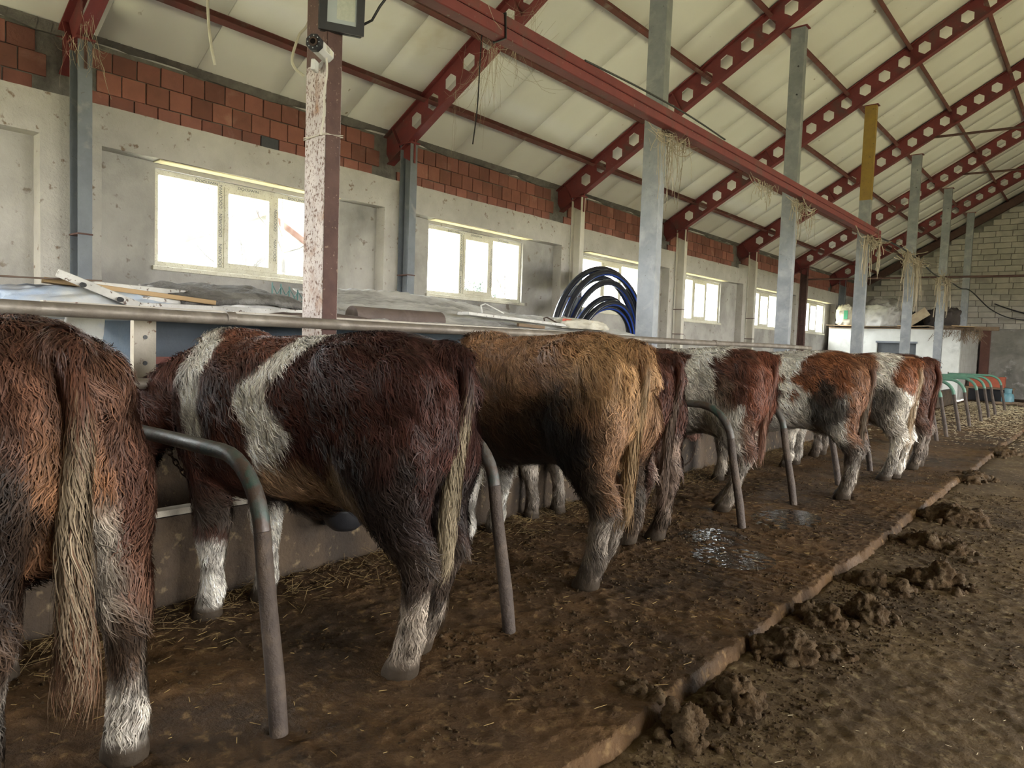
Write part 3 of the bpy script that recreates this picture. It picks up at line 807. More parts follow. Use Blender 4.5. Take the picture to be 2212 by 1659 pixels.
def cow_surface(P):
    """one continuous mesh of the animal in its own space: x forward, y to its left, z up"""
    mb = MB()
    sx = P.get('len', 0.92); fat = P.get('fat', 1.0); belly = P.get('belly', 0.0)
    for row_set in (TORSO,):
        rows = cat_rom(row_set, 3); rings = []
        for x, zt, zb, hw, ex in rows:
            zb2 = zb - belly * math.exp(-((x - 1.0) / 0.35) ** 2)
            zc, hz = (zt + zb2) / 2, (zt - zb2) / 2
            rings.append(((x * sx, 0, zc), (0, hw * fat, 0), (0, 0, hz), ex))
        loft(mb, rings, 28)
    # hook bones, pin bones, tail head, withers
    def ball(c, r):
        rr = []
        for i in range(7):
            a = -math.pi / 2 + math.pi * (i + 0.15) / 6.3
            rr.append(((c[0] + r[0] * math.sin(a), c[1], c[2]), (0, r[1] * math.cos(a), 0), (0, 0, r[2] * math.cos(a))))
        loft(mb, rr, 12)
    for s in (-1, 1):
        ball((0.46 * sx, s * 0.195 * fat, 1.275), (0.15, 0.06, 0.075)); ball((0.03, s * 0.10, 1.17), (0.07, 0.05, 0.07))
        ball((0.17, s * 0.15, 1.18), (0.16, 0.10, 0.16))
        ball((1.48 * sx, s * 0.16, 1.02), (0.16, 0.09, 0.26))
    ball((0.05, 0, 1.315), (0.13, 0.06, 0.055)); ball((1.42 * sx, 0, 1.33), (0.25, 0.08, 0.07))
    if P.get('sheath'):
        ball((0.80, 0, 0.625 - belly), (0.17, 0.065, 0.085))
    # legs
    feet = P['feet']         # hind left, hind right, fore left, fore right: offsets of the foot (dx, dy)
    for q, (tab, s) in enumerate(((HIND, 1), (HIND, -1), (FORE, 1), (FORE, -1))):
        rows = cat_rom(tab, 3); rings = []
        for x, y, z, rx, ry in rows:
            f = max(0.0, 1 - z / 0.95) ** 1.1
            shear = 1.0 if z > 0.08 else 1.0
            g = 1.0 + 0.16 * max(0.0, min(1.0, (0.7 - z) / 0.2))
            rings.append(((x * sx + feet[q][0] * f, s * y + feet[q][1] * f, z), (rx * g, 0, 0), (0, ry * g, 0), 0.95))
        loft(mb, rings, 16)
    # neck and head
    sh = Vector((1.52 * sx, 0, 1.08)); poll = Vector(P['poll']); mz = Vector(P['muzzle'])
    d = (poll - sh); mid = (sh + poll) / 2 + Vector((0, 0, 0.05))
    pts = [(sh - d * 0.25, 0.17, 0.30), (sh, 0.165, 0.27), (mid, 0.12, 0.20), (poll + d * 0.02, 0.095, 0.14), (poll + d.normalized() * 0.07, 0.07, 0.09)]
    rings = []
    tab = cat_rom([[*p, a, b] for p, a, b in pts], 4)
    for i, r in enumerate(tab):
        t = Vector(tab[min(i + 1, len(tab) - 1)][:3]) - Vector(tab[max(i - 1, 0)][:3]); t.normalize()
        side = Vector((0, 0, 1)).cross(t)
        if side.length < 0.05: side = Vector((0, 1, 0))
        side.normalize(); up = t.cross(side)
        rings.append((r[:3], tuple(side * r[3]), tuple(up * r[4])))
    loft(mb, rings, 16)
    hd = (mz - poll).normalized()
    side = Vector(P.get('headside', (0, 0, 1))).cross(hd)
    if side.length < 0.05: side = Vector((0, 1, 0))
    side.normalize(); up = hd.cross(side)
    HL = (mz - poll).length
    prof = [(-0.10, .07, .07, 0), (0.0, .112, .105, 0), (0.18, .118, .125, -.02), (0.38, .105, .118, -.025), (0.58, .082, .092, -.012), (0.78, .070, .072, 0.0), (0.92, .076, .066, 0.0), (1.0, .066, .055, 0.0), (1.035, .035, .03, 0)]
    rings = []
    for a, w_, h_, o_ in cat_rom(prof, 3):
        c = poll + hd * (a * HL) + up * o_
        rings.append((tuple(c), tuple(side * w_), tuple(up * h_), 0.9))
    loft(mb, rings, 18)
    me = bpy.data.meshes.new('body'); me.from_pydata(mb.v, [], mb.f); me.update()
    bm = bmesh.new(); bm.from_mesh(me); bmesh.ops.recalc_face_normals(bm, faces=bm.faces); bm.to_mesh(me); bm.free()
    o = bpy.data.objects.new('tmp', me); COL.objects.link(o)
    r = o.modifiers.new('r', 'REMESH'); r.mode = 'VOXEL'; r.voxel_size = P.get('vox', 0.016); r.use_smooth_shade = True
    s_ = o.modifiers.new('s', 'SMOOTH'); s_.factor = 0.5; s_.iterations = 9
    dg = bpy.context.evaluated_depsgraph_get(); dg.update()
    res = bpy.data.meshes.new_from_object(o.evaluated_get(dg))
    bpy.data.objects.remove(o)
    return res, dict(poll=poll, muzzle=mz, hd=hd, side=side, up=up, HL=HL)

def mesh_np(me):
    V = np.empty(len(me.vertices) * 3, np.float32); me.vertices.foreach_get('co', V)
    N = np.empty(len(me.vertices) * 3, np.float32); me.vertices.foreach_get('normal', N)
    me.calc_loop_triangles()
    T = np.empty(len(me.loop_triangles) * 3, np.int32); me.loop_triangles.foreach_get('vertices', T)
    return V.reshape(-1, 3).astype(float), N.reshape(-1, 3).astype(float), T.reshape(-1, 3)

def strips(root, direc, nrm, length, width, segs, wave, col, name, parent, tipw=0.15, lift=0.35, gravity=0.0, normals=None, wamp=0.13):
    """tapering hair locks lying along a surface"""
    n = len(root)
    sd = np.cross(nrm, direc); sd /= np.linalg.norm(sd, axis=1, keepdims=True) + 1e-9
    L = length[:, None]
    rows = []
    for i in range(segs + 1):
        t = i / segs
        lf = lift * math.sin(min(t * 1.25, 1.0) * math.pi * 0.5) * (1 - 0.55 * t)
        c = root + direc * (L * t) + nrm * (L * lf * 0.8 + 0.0 * t) + sd * (np.sin(t * 2.2 * math.pi * 0.9 + wave[:, None]) - np.sin(wave[:, None])) * (L * wamp)
        c[:, 2] -= gravity * (t * t) * length
        wd = width * (1 - (1 - tipw) * t ** 1.6)
        rows.append(c - sd * (wd / 2)[:, None]); rows.append(c + sd * (wd / 2)[:, None])
    V = np.stack(rows, 1).reshape(-1, 3)
    m = 2 * (segs + 1)
    base = (np.arange(n) * m)[:, None]
    quads = np.concatenate([base + np.array([[2 * i, 2 * i + 1, 2 * i + 3, 2 * i + 2]]) for i in range(segs)], 0)
    o = np_mesh(name, V, quads[:, ::-1], M_HAIR, parent, smooth=True, kind='stuff')
    me = o.data
    add_col(me, np.repeat(col, m, 0))
    NN = np.repeat(nrm if normals is None else normals, m, 0)
    me.normals_split_custom_set_from_vertices(NN.astype(np.float32).tolist())
    return o

def grow_coat(me, C, n, parent, lmul=1.0, wmul=1.0, seed=1):
    V, N, T = mesh_np(me)
    r = np.random.default_rng(seed)
    A, B, Cc = V[T[:, 0]], V[T[:, 1]], V[T[:, 2]]
    ar = np.linalg.norm(np.cross(B - A, Cc - A), axis=1)
    idx = r.choice(len(T), n, p=ar / ar.sum())
    u, v = r.random(n), r.random(n); s = np.sqrt(u); b0, b1, b2 = 1 - s, s * (1 - v), s * v
    def itp(D): return D[T[idx, 0]] * b0[:, None] + D[T[idx, 1]] * b1[:, None] + D[T[idx, 2]] * b2[:, None]
    p, nn, c = itp(V), itp(N), itp(C)
    nn /= np.linalg.norm(nn, axis=1, keepdims=True) + 1e-9
    keep = p[:, 2] > 0.10
    p, nn, c = p[keep], nn[keep], c[keep]; n = len(p)
    # combing: backwards and down the flank, whorls from noise
    f = np.c_[np.full(n, -0.75), 0 * p[:, 0], np.full(n, -0.75)]
    leg = np.clip((0.62 - p[:, 2]) / 0.2, 0, 1)[:, None]
    f = f * (1 - leg) + np.array([[-0.15, 0, -1.0]]) * leg
    sw = 1.1
    f += sw * np.c_[fbm(p * 5 + 3, 3) - 0.5, fbm(p * 5 + 31, 3) - 0.5, fbm(p * 5 + 57, 3) - 0.5] * 1.6
    f += r.normal(0, 0.16, (n, 3))
    f -= nn * (f * nn).sum(1, keepdims=True)
    f /= np.linalg.norm(f, axis=1, keepdims=True) + 1e-9
    ln = (0.040 + 0.034 * fbm(p * 4 + 9, 2)) * r.uniform(0.6, 1.35, n) * lmul
    ln *= np.where(p[:, 2] < 0.5, 0.62, 1.0) * np.where((p[:, 2] < 0.66) & (p[:, 2] > 0.5), 1.15, 1.0)
    wd = r.uniform(0.0032, 0.0060, n) * wmul
    wave = fbm(p * 9 + 2, 2) * 14 + r.normal(0, 0.35, n)
    var = np.clip(r.normal(1.0, 0.26, n), 0.4, 1.8)[:, None] * (0.45 + 1.1 * fbm(p * 20, 2)[:, None])
    c2 = np.clip(c * var, 0.002, 0.9)
    lift = 0.55
    NB = nn + 0.7 * f * (fbm(p * 24 + 77, 2)[:, None] * 2.4 - 1.2) + r.normal(0, 0.16, (n, 3))
    NB /= np.linalg.norm(NB, axis=1, keepdims=True)
    return strips(p - nn * 0.003, f, nn, ln, wd, 3, wave, c2, 'coat', parent, lift=lift, gravity=0.12, normals=NB)

def make_tail(P, parent, seed):
    r = np.random.default_rng(seed)
    path = cat_rom(P['tail'], 6)
    k = len(path); rad = np.interp(np.linspace(0, 1, k), [0, 0.12, 0.5, 1], [0.042, 0.036, 0.026, 0.018])
    mb = MB(); mb.tube([tuple(q) for q in path], list(rad), 10)
    t = mb.build('tail', M_HIDE, parent, smooth=True)
    V = np.array(mb.v)
    nrm_len = np.repeat(np.linspace(0, 1, k), 10)
    tw = P.get('tailwhite', 0.5)
    ca, cb = np.array(P['tailc'][0]), np.array(P['tailc'][1])
    me = t.data
    w_ = np.clip((nrm_len - tw) / 0.12, 0, 1)[:, None]
    add_col(me, ca * (1 - w_) + cb * w_)
    # locks hanging from the tail, longer towards the switch
    n = P.get('tailn', 2600)
    q = r.random(n) ** 0.8
    ii = np.clip((q * (k - 1)).astype(int), 0, k - 2); fr = (q * (k - 1) - ii)[:, None]
    c = path[ii] * (1 - fr) + path[ii + 1] * fr
    tg = path[ii + 1] - path[ii]; tg /= np.linalg.norm(tg, axis=1, keepdims=True)
    rnd = r.normal(0, 1, (n, 3)); out = rnd - tg * (rnd * tg).sum(1, keepdims=True); out /= np.linalg.norm(out, axis=1, keepdims=True)
    rd = np.interp(q, np.linspace(0, 1, k), rad)[:, None]
    dirn = tg * 0.97 + out * r.uniform(0.0, 0.17, (n, 1)); dirn /= np.linalg.norm(dirn, axis=1, keepdims=True)
    wv = np.clip((q + r.normal(0, 0.05, n) - tw) / 0.12, 0, 1)[:, None]
    cc = (ca * (1 - wv) + cb * wv) * np.clip(r.normal(1, 0.24, n), 0.4, 1.7)[:, None]
    if 'tailtip' in P:
        k2 = np.clip((q + r.normal(0, 0.07, n) - 0.86) / 0.1, 0, 1)[:, None]; cc = cc * (1 - k2) + np.array(P['tailtip']) * k2 * np.clip(r.normal(1, 0.2, n), 0.5, 1.6)[:, None]
    ln = np.interp(q, [0, 0.25, 0.45, 0.7, 1.0], [0.04, 0.05, 0.09, 0.16, P.get('switch', 0.30) * 0.8]) * r.uniform(0.7, 1.2, n)
    strips(c + out * rd * 0.9, dirn, out, ln, r.uniform(0.003, 0.0065, n), 6, r.uniform(0, 2, n) + q * 9, cc, 'tail_hair', t, lift=0.03, gravity=0.0, wamp=0.06)
    return t

def head_bits(P, H, parent, C):
    poll, hd, side, up, HL = H['poll'], H['hd'], H['side'], H['up'], H['HL']
    for s in (-1, 1):
        # ear: a cupped leaf
        base = poll + hd * 0.03 * HL + side * s * 0.09 + up * 0.03
        d = (side * s * 0.9 - up * 0.15 - hd * 0.12).normalized(); wv = hd.cross(d).normalized(); wv = hd
        v = []; f = []; nu, nv = 8, 5
        for i in range(nu + 1):
            t = i / nu; wdt = 0.062 * math.sin(math.pi * min(1, 0.16 + 0.84 * t) ** 0.9) + 0.004
            for j in range(nv + 1):
                a = (j / nv - 0.5) * 2
                q = base + d * (0.20 * t) + wv * (a * wdt) + up * (0.03 * (1 - a * a) * (1 if True else 0)) - up * 0.05 * t * t
                v.append(tuple(q))
        m0 = len(v)
        v += [tuple(Vector(q) - up * 0.008) for q in v]
        for i in range(nu):
            for j in range(nv):
                a = i * (nv + 1) + j
                f.append((a, a + 1, a + nv + 2, a + nv + 1)); f.append((m0 + a, m0 + a + nv + 1, m0 + a + nv + 2, m0 + a + 1))
        for i in range(nu):
            for j in (0, nv):
                a = i * (nv + 1) + j; f.append((a, a + nv + 1, m0 + a + nv + 1, m0 + a))
        mb = MB(); mb.add(v, f); ear = mb.build('ear', M_HIDE, parent, smooth=True)
        add_col(ear.data, np.tile(np.array(P['ear']), (len(ear.data.vertices), 1)))
        ec = poll + hd * 0.34 * HL + side * s * 0.098 + up * 0.045
        eb = MB(); eb.lathe([(0.001, -0.02), (0.012, -0.016), (0.019, -0.006), (0.02, 0.002), (0.016, 0.012), (0.008, 0.019), (0.001, 0.021)], 12)
        eye = eb.build('eye', M_EYE, parent, smooth=True); eye.location = ec
        nb = MB(); nb.lathe([(0.001, -0.008), (0.010, -0.005), (0.012, 0.0), (0.010, 0.005), (0.001, 0.008)], 10)
        nst = nb.build('nostril', M_EYE, parent, smooth=True); nst.location = poll + hd * 0.985 * HL + side * s * 0.04 + up * 0.028

def make_cow(P):
    P.setdefault('ear', P['base'])
    e = empty('cow', (P['rear'][0], P['rear'][1], P.get('z', 0.0)), math.radians(P['yaw']), label=P['label'], cat='cow', group='cattle tied in the stalls')
    e.scale = (P.get('scale', 1.0),) * 3
    me, H = cow_surface(P)
    V, N, T = mesh_np(me)
    nz = fbm(V * 7 + P['seed'], 4) - 0.5; nz2 = fbm(V * 3.1 + P['seed'] * 2.3, 3) - 0.5; nf = fbm(V * 26 + 5, 3) - 0.5
    C = np.tile(np.array(P['base'], float), (len(V), 1))
    x, y, z = V[:, 0], V[:, 1], V[:, 2]
    def blend(mask, col): C[:] = C * (1 - mask[:, None]) + np.array(col) * mask[:, None]
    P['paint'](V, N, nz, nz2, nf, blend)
    grime = np.clip((0.62 - z) / 0.35, 0, 1) * sm(-0.10, 0.10, nz + 0.8 * nf + 0.02) * P.get('grime', 0.65)
    blend(grime, (0.065, 0.046, 0.032))
    blend(sm(0.16, 0.06, z) * 0.7, (0.07, 0.048, 0.030))
    C *= (1 - 0.28 * sm(0.0, 0.16, nf + nz))[:, None]
    # hooves and muzzle
    blend(np.clip((0.075 - z) / 0.02, 0, 1), (0.045, 0.032, 0.02))
    md = np.linalg.norm(V - np.array(H['muzzle']), axis=1)
    blend(np.clip((0.10 - md) / 0.03, 0, 1), P.get('nose', (0.40, 0.22, 0.17)))
    C = np.clip(C, 0.004, 0.9)
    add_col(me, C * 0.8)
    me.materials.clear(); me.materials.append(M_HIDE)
    body = bpy.data.objects.new('body', me); link(body, e)
    head_bits(P, H, e, C)
    make_tail(P, e, P['seed'])
    grow_coat(me, C, P['hairs'], body, P.get('lmul', 1.0), P.get('wmul', 1.0), P['seed'])
    return e

def sm(a, b, v): 
    t = np.clip((v - a) / (b - a), 0, 1); return t * t * (3 - 2 * t)
def soft(d, w=0.012): return np.clip(0.5 - d / (2 * w), 0, 1)       # 1 where d < 0
def ell(V, cx, cz, rx, rz, nz, rough=0.35): return (np.sqrt(((V[:, 0] - cx) / rx) ** 2 + ((V[:, 2] - cz) / rz) ** 2) - 1) * min(rx, rz) + nz * rough * min(rx, rz) * 2

WHITE = (0.80, 0.75, 0.66); DIRTYW = (0.34, 0.29, 0.235); MUD = (0.026, 0.019, 0.014); CREAM = (0.46, 0.36, 0.22)
STRAIGHT = [(0, 0)] * 4
def tailpath(sway=0.0, z1=0.42, out=0.0):
    return [(0.10, 0, 1.34), (0.03, 0.0, 1.34), (-0.03, 0.0, 1.28), (-0.048 - out, sway * 0.3, 1.12), (-0.012 - out, sway * 0.6, 0.88), (0.022 - out, sway, z1)]

def paint1(V, N, nz, nz2, nf, bl):
    x, y, z = V.T
    bl(sm(-0.1, 0.12, nz2 + 0.02), (0.135, 0.064, 0.039))
    bl(soft(np.abs(y) - 0.10 + nz * 0.1, 0.03) * sm(0.25, 0.05, x) * sm(1.2, 1.0, z), (0.29, 0.14, 0.07))
    d = np.sqrt(((y - 0.22) / 0.17) ** 2 + ((z - 0.78) / 0.36) ** 2) - 1 + nz * 0.7
    bl(soft(d, 0.15) * 0.9, MUD)
    bl(soft(np.abs(y + 0.09) - 0.045, 0.02) * soft(np.abs(z - 0.62) - 0.26, 0.04) * soft(x - 0.2), DIRTYW)
    bl(soft(z - 0.44 + nz * 0.10, 0.03), DIRTYW)
    bl(soft(z - 0.30 + nz * 0.2, 0.05) * 0.5, WHITE)
    bl(soft(np.abs(z - 0.43) - 0.13 + nz * 0.1, 0.03) * soft(np.abs(np.abs(y) - 0.17) - 0.045, 0.015) * soft(x - 0.1), (0.075, 0.045, 0.028))
    bl(soft(z - 0.33 + nz * .3, 0.06) * soft(-(y) ) * sm(0.05, 0.2, nz2 + 0.1), MUD)
def paint2(V, N, nz, nz2, nf, bl):
    x, y, z = V.T
    bl(sm(0.62, 0.95, x) * 0.8, (0.105, 0.040, 0.026))
    bl(sm(1.22, 1.40, z) * sm(0.7, 1.0, x) * 0.7, (0.24, 0.095, 0.055))
    xc = 0.74 + 0.12 * sm(0.95, 1.12, z) - 0.10 * sm(1.12, 1.30, z) + 0.03 * np.sin(z * 17)
    hw = 0.085 + 0.03 * np.sin(z * 13 + 1) + 0.015 * sm(1.2, 1.4, z)
    bl(soft(np.abs(x - xc) - hw + nz * 0.22, 0.012), WHITE)
    bl(soft(ell(V, 0.66, 0.73, 0.25, 0.14, nz, 0.5), 0.03), (0.48, 0.31, 0.18))
    bl(soft(z - 0.66 - 0.2 * nz, 0.04) * soft(np.abs(x - 0.85) - 0.5, 0.05) * soft(0.5 - z), (0.075, 0.055, 0.042))
    ds = np.abs((x - 1.34) * 0.85 - (z - 1.15) * 0.38) - 0.085 + nz * 0.18
    bl(soft(ds, 0.012) * soft(0.92 - z, 0.03) * soft(x - 1.66), WHITE)
    th = soft(ell(V, 0.22, 0.72, 0.26, 0.24, nz, 0.7), 0.05) * soft(x - 0.5)
    bl(th * 0.9, (0.026, 0.019, 0.016))
    bl(soft(z - 0.62 + nz * 0.4, 0.05) * soft(x - 0.6) * 0.9, (0.060, 0.043, 0.032))
    bl(soft(z - 0.30 + nz * 0.5, 0.03) * soft(x - 0.6) * 0.85, (0.34, 0.28, 0.22))
    bl(soft(z - 0.50 + nz * 0.2 + 0.06 * np.sign(y), 0.015) * soft(0.9 - x), WHITE)
    bl(soft(ell(V, 0.40, 0.73, 0.10, 0.16, nz, .6), 0.03), (0.30, 0.21, 0.13))
def paint3(V, N, nz, nz2, nf, bl):
    x, y, z = V.T
    bl(sm(-0.1, 0.12, nz2), (0.22, 0.112, 0.058))
    bl(sm(1.2, 1.38, z) * 0.5, (0.40, 0.21, 0.10))
    bl(soft(ell(V, 0.12, 1.25, 0.2, 0.2, nz, .6), 0.08) * 0.7, (0.44, 0.26, 0.12))
    bl(soft(z - 0.95 + nz * 0.6 - 0.05 * np.sin(x * 6), 0.10) * sm(0.05, 0.15, x) * 0.92, (0.036, 0.027, 0.020))
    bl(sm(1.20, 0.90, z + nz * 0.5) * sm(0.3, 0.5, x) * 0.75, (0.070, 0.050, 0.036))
    bl(soft(z - 0.84 + nz * 0.5, 0.10) * soft(x - 0.5) * sm(0.02, 0.10, x) * 0.85, (0.050, 0.038, 0.028))
    bl(soft(ell(V, 0.30, 0.88, 0.21, 0.26, nz, .9), 0.07) * 0.95, (0.018, 0.014, 0.012))
    bl(soft(z - 0.56 + nz * 0.35, 0.04) * soft(x - 0.6), (0.085, 0.068, 0.053))
    bl(soft(z - 0.36 + nz * 0.5, 0.05) * soft(x - 0.6) * 0.85, (0.28, 0.235, 0.19))
    bl(soft(z - 0.55 + nz * 0.15, 0.015) * soft(0.9 - x), WHITE)
    bl(soft(np.abs(y) - 0.05 + nz * .05, 0.02) * soft(x - 0.12) * soft(z - 1.1), (0.38, 0.22, 0.10))
def paint4(V, N, nz, nz2, nf, bl):
    x, y, z = V.T
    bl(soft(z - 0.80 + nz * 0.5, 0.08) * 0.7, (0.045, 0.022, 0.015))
    bl(soft(np.abs(np.abs(y) - 0.1) - 0.05 + nz * .1, 0.03) * soft(z - 0.8) * soft(x - 0.15), (0.30, 0.21, 0.16))
    bl(soft(z - 0.34 + nz * 0.3, 0.06), (0.12, 0.085, 0.06))
    bl(soft(z - 0.5 + nz * 0.15, 0.02) * soft(0.9 - x), DIRTYW)
def paint5(V, N, nz, nz2, nf, bl):
    x, y, z = V.T
    RB = (0.092, 0.036, 0.022)
    bl(soft(ell(V, 0.14, 1.16, 0.30, 0.26, nz, .5), 0.012), RB)
    bl(soft(x - 0.13 + nz * .1, 0.02) * soft(0.50 - z, 0.03), (0.16, 0.055, 0.03))
    bl(soft(ell(V, 1.05, 1.20, 0.32, 0.24, nz, 1.0), 0.012), RB)
    bl(soft(ell(V, 0.95, 0.85, 0.28, 0.16, nz, 1.0), 0.03) * 0.85, (0.06, 0.042, 0.033))
    bl(soft(z - 0.62 + nz * 0.2, 0.05) * sm(.3, .5, x) * 0.75, (0.13, 0.10, 0.075))
    bl(soft(ell(V, 0.42, 0.82, 0.30, 0.30, nz, .8), 0.08) * 0.55, (0.22, 0.175, 0.13))
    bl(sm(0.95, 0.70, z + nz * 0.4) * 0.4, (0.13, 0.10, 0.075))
    bl(soft(z - 0.45 + nz * 0.4, 0.04) * soft(x - 0.6) * 0.7, (0.10, 0.075, 0.055))
    bl(soft(z - 0.30 + nz * 0.2, 0.04), DIRTYW)
def paint6(V, N, nz, nz2, nf, bl):
    x, y, z = V.T
    RB = (0.20, 0.075, 0.032)
    bl(soft(0.03 - nz - nz2 * 0.6, 0.02) * sm(0.85, 0.95, z), RB)
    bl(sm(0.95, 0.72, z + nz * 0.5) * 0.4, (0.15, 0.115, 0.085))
    bl(soft(ell(V, 0.28, 1.18, 0.28, 0.22, nz, .6), 0.012), RB)
    bl(soft(x - 0.10 + nz * .08, 0.02) * soft(0.55 - z, 0.03), (0.20, 0.09, 0.045))
    bl(soft(ell(V, 0.28, 0.90, 0.20, 0.20, nz, .9), 0.03) * 0.92, (0.03, 0.023, 0.018))
    bl(soft(z - 0.60 + nz * 0.3, 0.05) * sm(.4, .6, x) * 0.8, (0.10, 0.072, 0.05))
    bl(soft(ell(V, 0.95, 1.0, 0.2, 0.16, nz, 1.2), 0.02), (0.10, 0.035, 0.02))
    bl(soft(z - 0.62 + nz * 0.5, 0.05) * soft(x - 0.5) * 0.6, (0.17, 0.135, 0.10))
    bl(soft(ell(V, 0.07, 0.48, 0.1, 0.12, nz, .6), 0.03) * 0.8, (0.06, 0.04, 0.03))
    bl(soft(z - 0.30 + nz * 0.2, 0.04), (0.42, 0.36, 0.29))
def paint7(V, N, nz, nz2, nf, bl):
    x, y, z = V.T
    RB = (0.21, 0.075, 0.032)
    bl(soft(ell(V, 0.52, 1.25, 0.17, 0.14, nz, .5), 0.012), RB)
    bl(soft(ell(V, 0.60, 1.03, 0.14, 0.11, nz, .6), 0.012), RB)
    bl(soft(ell(V, 0.05, 1.22, 0.13, 0.2, nz, .5), 0.012), RB)
    bl(soft(ell(V, 0.30, 0.92, 0.24, 0.19, nz, .7), 0.03) * 0.9, (0.055, 0.042, 0.032))
    bl(soft(ell(V, 1.2, 1.15, 0.25, 0.2, nz, .7), 0.012), RB)
    bl(soft(ell(V, 0.25, 0.68, 0.20, 0.14, nz, .8), 0.05) * 0.7, (0.15, 0.12, 0.092))
    bl(soft(np.abs(y) - 0.06, 0.02) * soft(x - 0.05) * soft(z - 1.2), (0.28, 0.15, 0.08))
def paint8(V, N, nz, nz2, nf, bl):
    x, y, z = V.T
    bl(soft(z - 0.50 + nz * 0.2, 0.04), DIRTYW)
    bl(soft(z - 0.75 + nz * 0.5, 0.08) * 0.5, (0.08, 0.05, 0.035))

COWS = [
    dict(label='large reddish brown cow seen from behind, nearest at the left edge', base=(0.100, 0.043, 0.027), paint=paint1, rear=(-2.27, 0.72), yaw=185, seed=11, hairs=80000, len=0.80, fat=1.0, scale=1.0,
         feet=[(0.12, 0.0), (-0.05, -0.05), (-0.2, 0), (-0.2, 0)], poll=(1.66, 0.05, 0.95), muzzle=(1.82, 0.05, 0.58), tail=tailpath(-0.03, 0.55, 0.02), tailc=((0.115, 0.048, 0.028), (0.25, 0.19, 0.125)), tailwhite=0.50, tailn=5200, switch=0.42, tailtip=(0.12, 0.062, 0.035), lmul=1.05),
    dict(label='dark red brown cow with a white band behind the shoulder, hoof beside the black bowl', base=(0.055, 0.020, 0.0145), paint=paint2, rear=(-2.00, 2.03), yaw=190, seed=23, hairs=85000, len=0.93, fat=1.02, belly=-0.02, sheath=True,
         feet=[(0.04, -0.06), (0.14, 0.03), (-0.02, 0.0), (-0.06, 0.02)], poll=(1.80, 0.20, 0.88), muzzle=(1.92, 0.36, 0.50), tail=tailpath(-0.01, 0.60, -0.01), tailc=((0.05, 0.020, 0.015), (0.27, 0.215, 0.14)), tailwhite=0.50, tailn=3600, switch=0.26),
    dict(label='shaggy tan cow with dark mud on its flank, in the middle of the row', base=(0.30, 0.165, 0.088), paint=paint3, rear=(-1.98, 3.42), yaw=172, seed=37, hairs=80000, len=0.88, fat=0.94, lmul=1.35, scale=1.03,
         feet=[(0.08, -0.04), (0.28, -0.02), (0.0, 0.0), (0.10, -0.02)], poll=(1.85, -0.05, 0.95), muzzle=(2.08, -0.05, 0.62), tail=tailpath(0.0, 0.58, -0.01), tailc=((0.24, 0.13, 0.062), (0.25, 0.16, 0.08)), tailwhite=0.4, tailn=3000, switch=0.32),
    dict(label='dark mahogany cow mostly hidden behind the tan cow', base=(0.075, 0.029, 0.019), paint=paint4, rear=(-2.27, 4.40), yaw=176, seed=41, hairs=30000, len=0.9, fat=0.92, wmul=1.5, scale=0.99,
         feet=[(0.12, -0.03), (0.05, 0.02), (-0.16, 0.0), (-0.16, 0.0)], poll=(1.66, 0, 0.95), muzzle=(1.76, 0, 0.60), tail=tailpath(0.03, 0.50, 0.0), tailc=((0.09, 0.032, 0.02), (0.10, 0.065, 0.045)), tailwhite=0.5, tailn=1800, switch=0.32),
    dict(label='white cow with a chestnut rump and dirty grey belly', base=WHITE, paint=paint5, rear=(-2.19, 5.96), yaw=181, seed=53, hairs=42000, len=0.9, fat=1.0, belly=0.02, wmul=1.5, lmul=1.2,
         feet=[(0.16, 0.02), (0.30, 0.02), (-0.12, 0.0), (-0.12, 0.0)], poll=(1.74, 0, 0.95), muzzle=(1.90, 0, 0.60), tail=tailpath(0.0, 0.55, -0.015), tailc=((0.12, 0.04, 0.022), (0.17, 0.08, 0.05)), tailwhite=0.6, tailn=1500, switch=0.2),
    dict(label='red and white mottled cow with a black muddy thigh', base=WHITE, paint=paint6, rear=(-1.74, 7.22), yaw=178, seed=67, hairs=36000, len=0.95, fat=1.0, belly=0.03, wmul=1.7, lmul=1.2,
         feet=[(0.0, -0.08), (0.06, 0.02), (0.0, 0.0), (0.0, 0.0)], poll=(1.83, 0.06, 0.86), muzzle=(1.62, 0.22, 0.44), ear=WHITE, tail=tailpath(0.0, 0.52, 0.0), tailc=((0.13, 0.065, 0.04), (0.12, 0.085, 0.055)), tailwhite=0.55, tailn=1300, switch=0.2),
    dict(label='mostly white cow with two chestnut patches and clean white hocks', base=(0.74, 0.67, 0.57), paint=paint7, rear=(-1.62, 8.72), yaw=179, seed=71, hairs=28000, len=0.9, fat=0.98, wmul=2.0, lmul=1.2,
         feet=[(0.10, -0.06), (0.06, -0.02), (0.0, 0.0), (0.0, 0.0)], poll=(1.9, 0, 0.98), muzzle=(2.12, 0, 0.66), tail=tailpath(0.0, 0.5, 0.0), tailc=((0.30, 0.16, 0.085), (0.38, 0.28, 0.18)), tailwhite=0.4, tailn=900, switch=0.2),
    dict(label='chestnut cow farthest along the row, only its rump showing', base=(0.10, 0.040, 0.024), paint=paint8, rear=(-1.66, 9.93), yaw=180, seed=83, hairs=20000, len=0.9, fat=0.95, wmul=2.2, lmul=1.2,
         feet=STRAIGHT, poll=(1.9, 0, 0.98), muzzle=(2.12, 0, 0.66), tail=tailpath(0.02, 0.55, 0.03), tailc=((0.10, 0.032, 0.02), (0.13, 0.05, 0.03)), tailwhite=0.6, tailn=900, switch=0.26),
]
for P in COWS:
    P['vox'] = 0.014 if P['hairs'] > 60000 else 0.018
    make_cow(P)
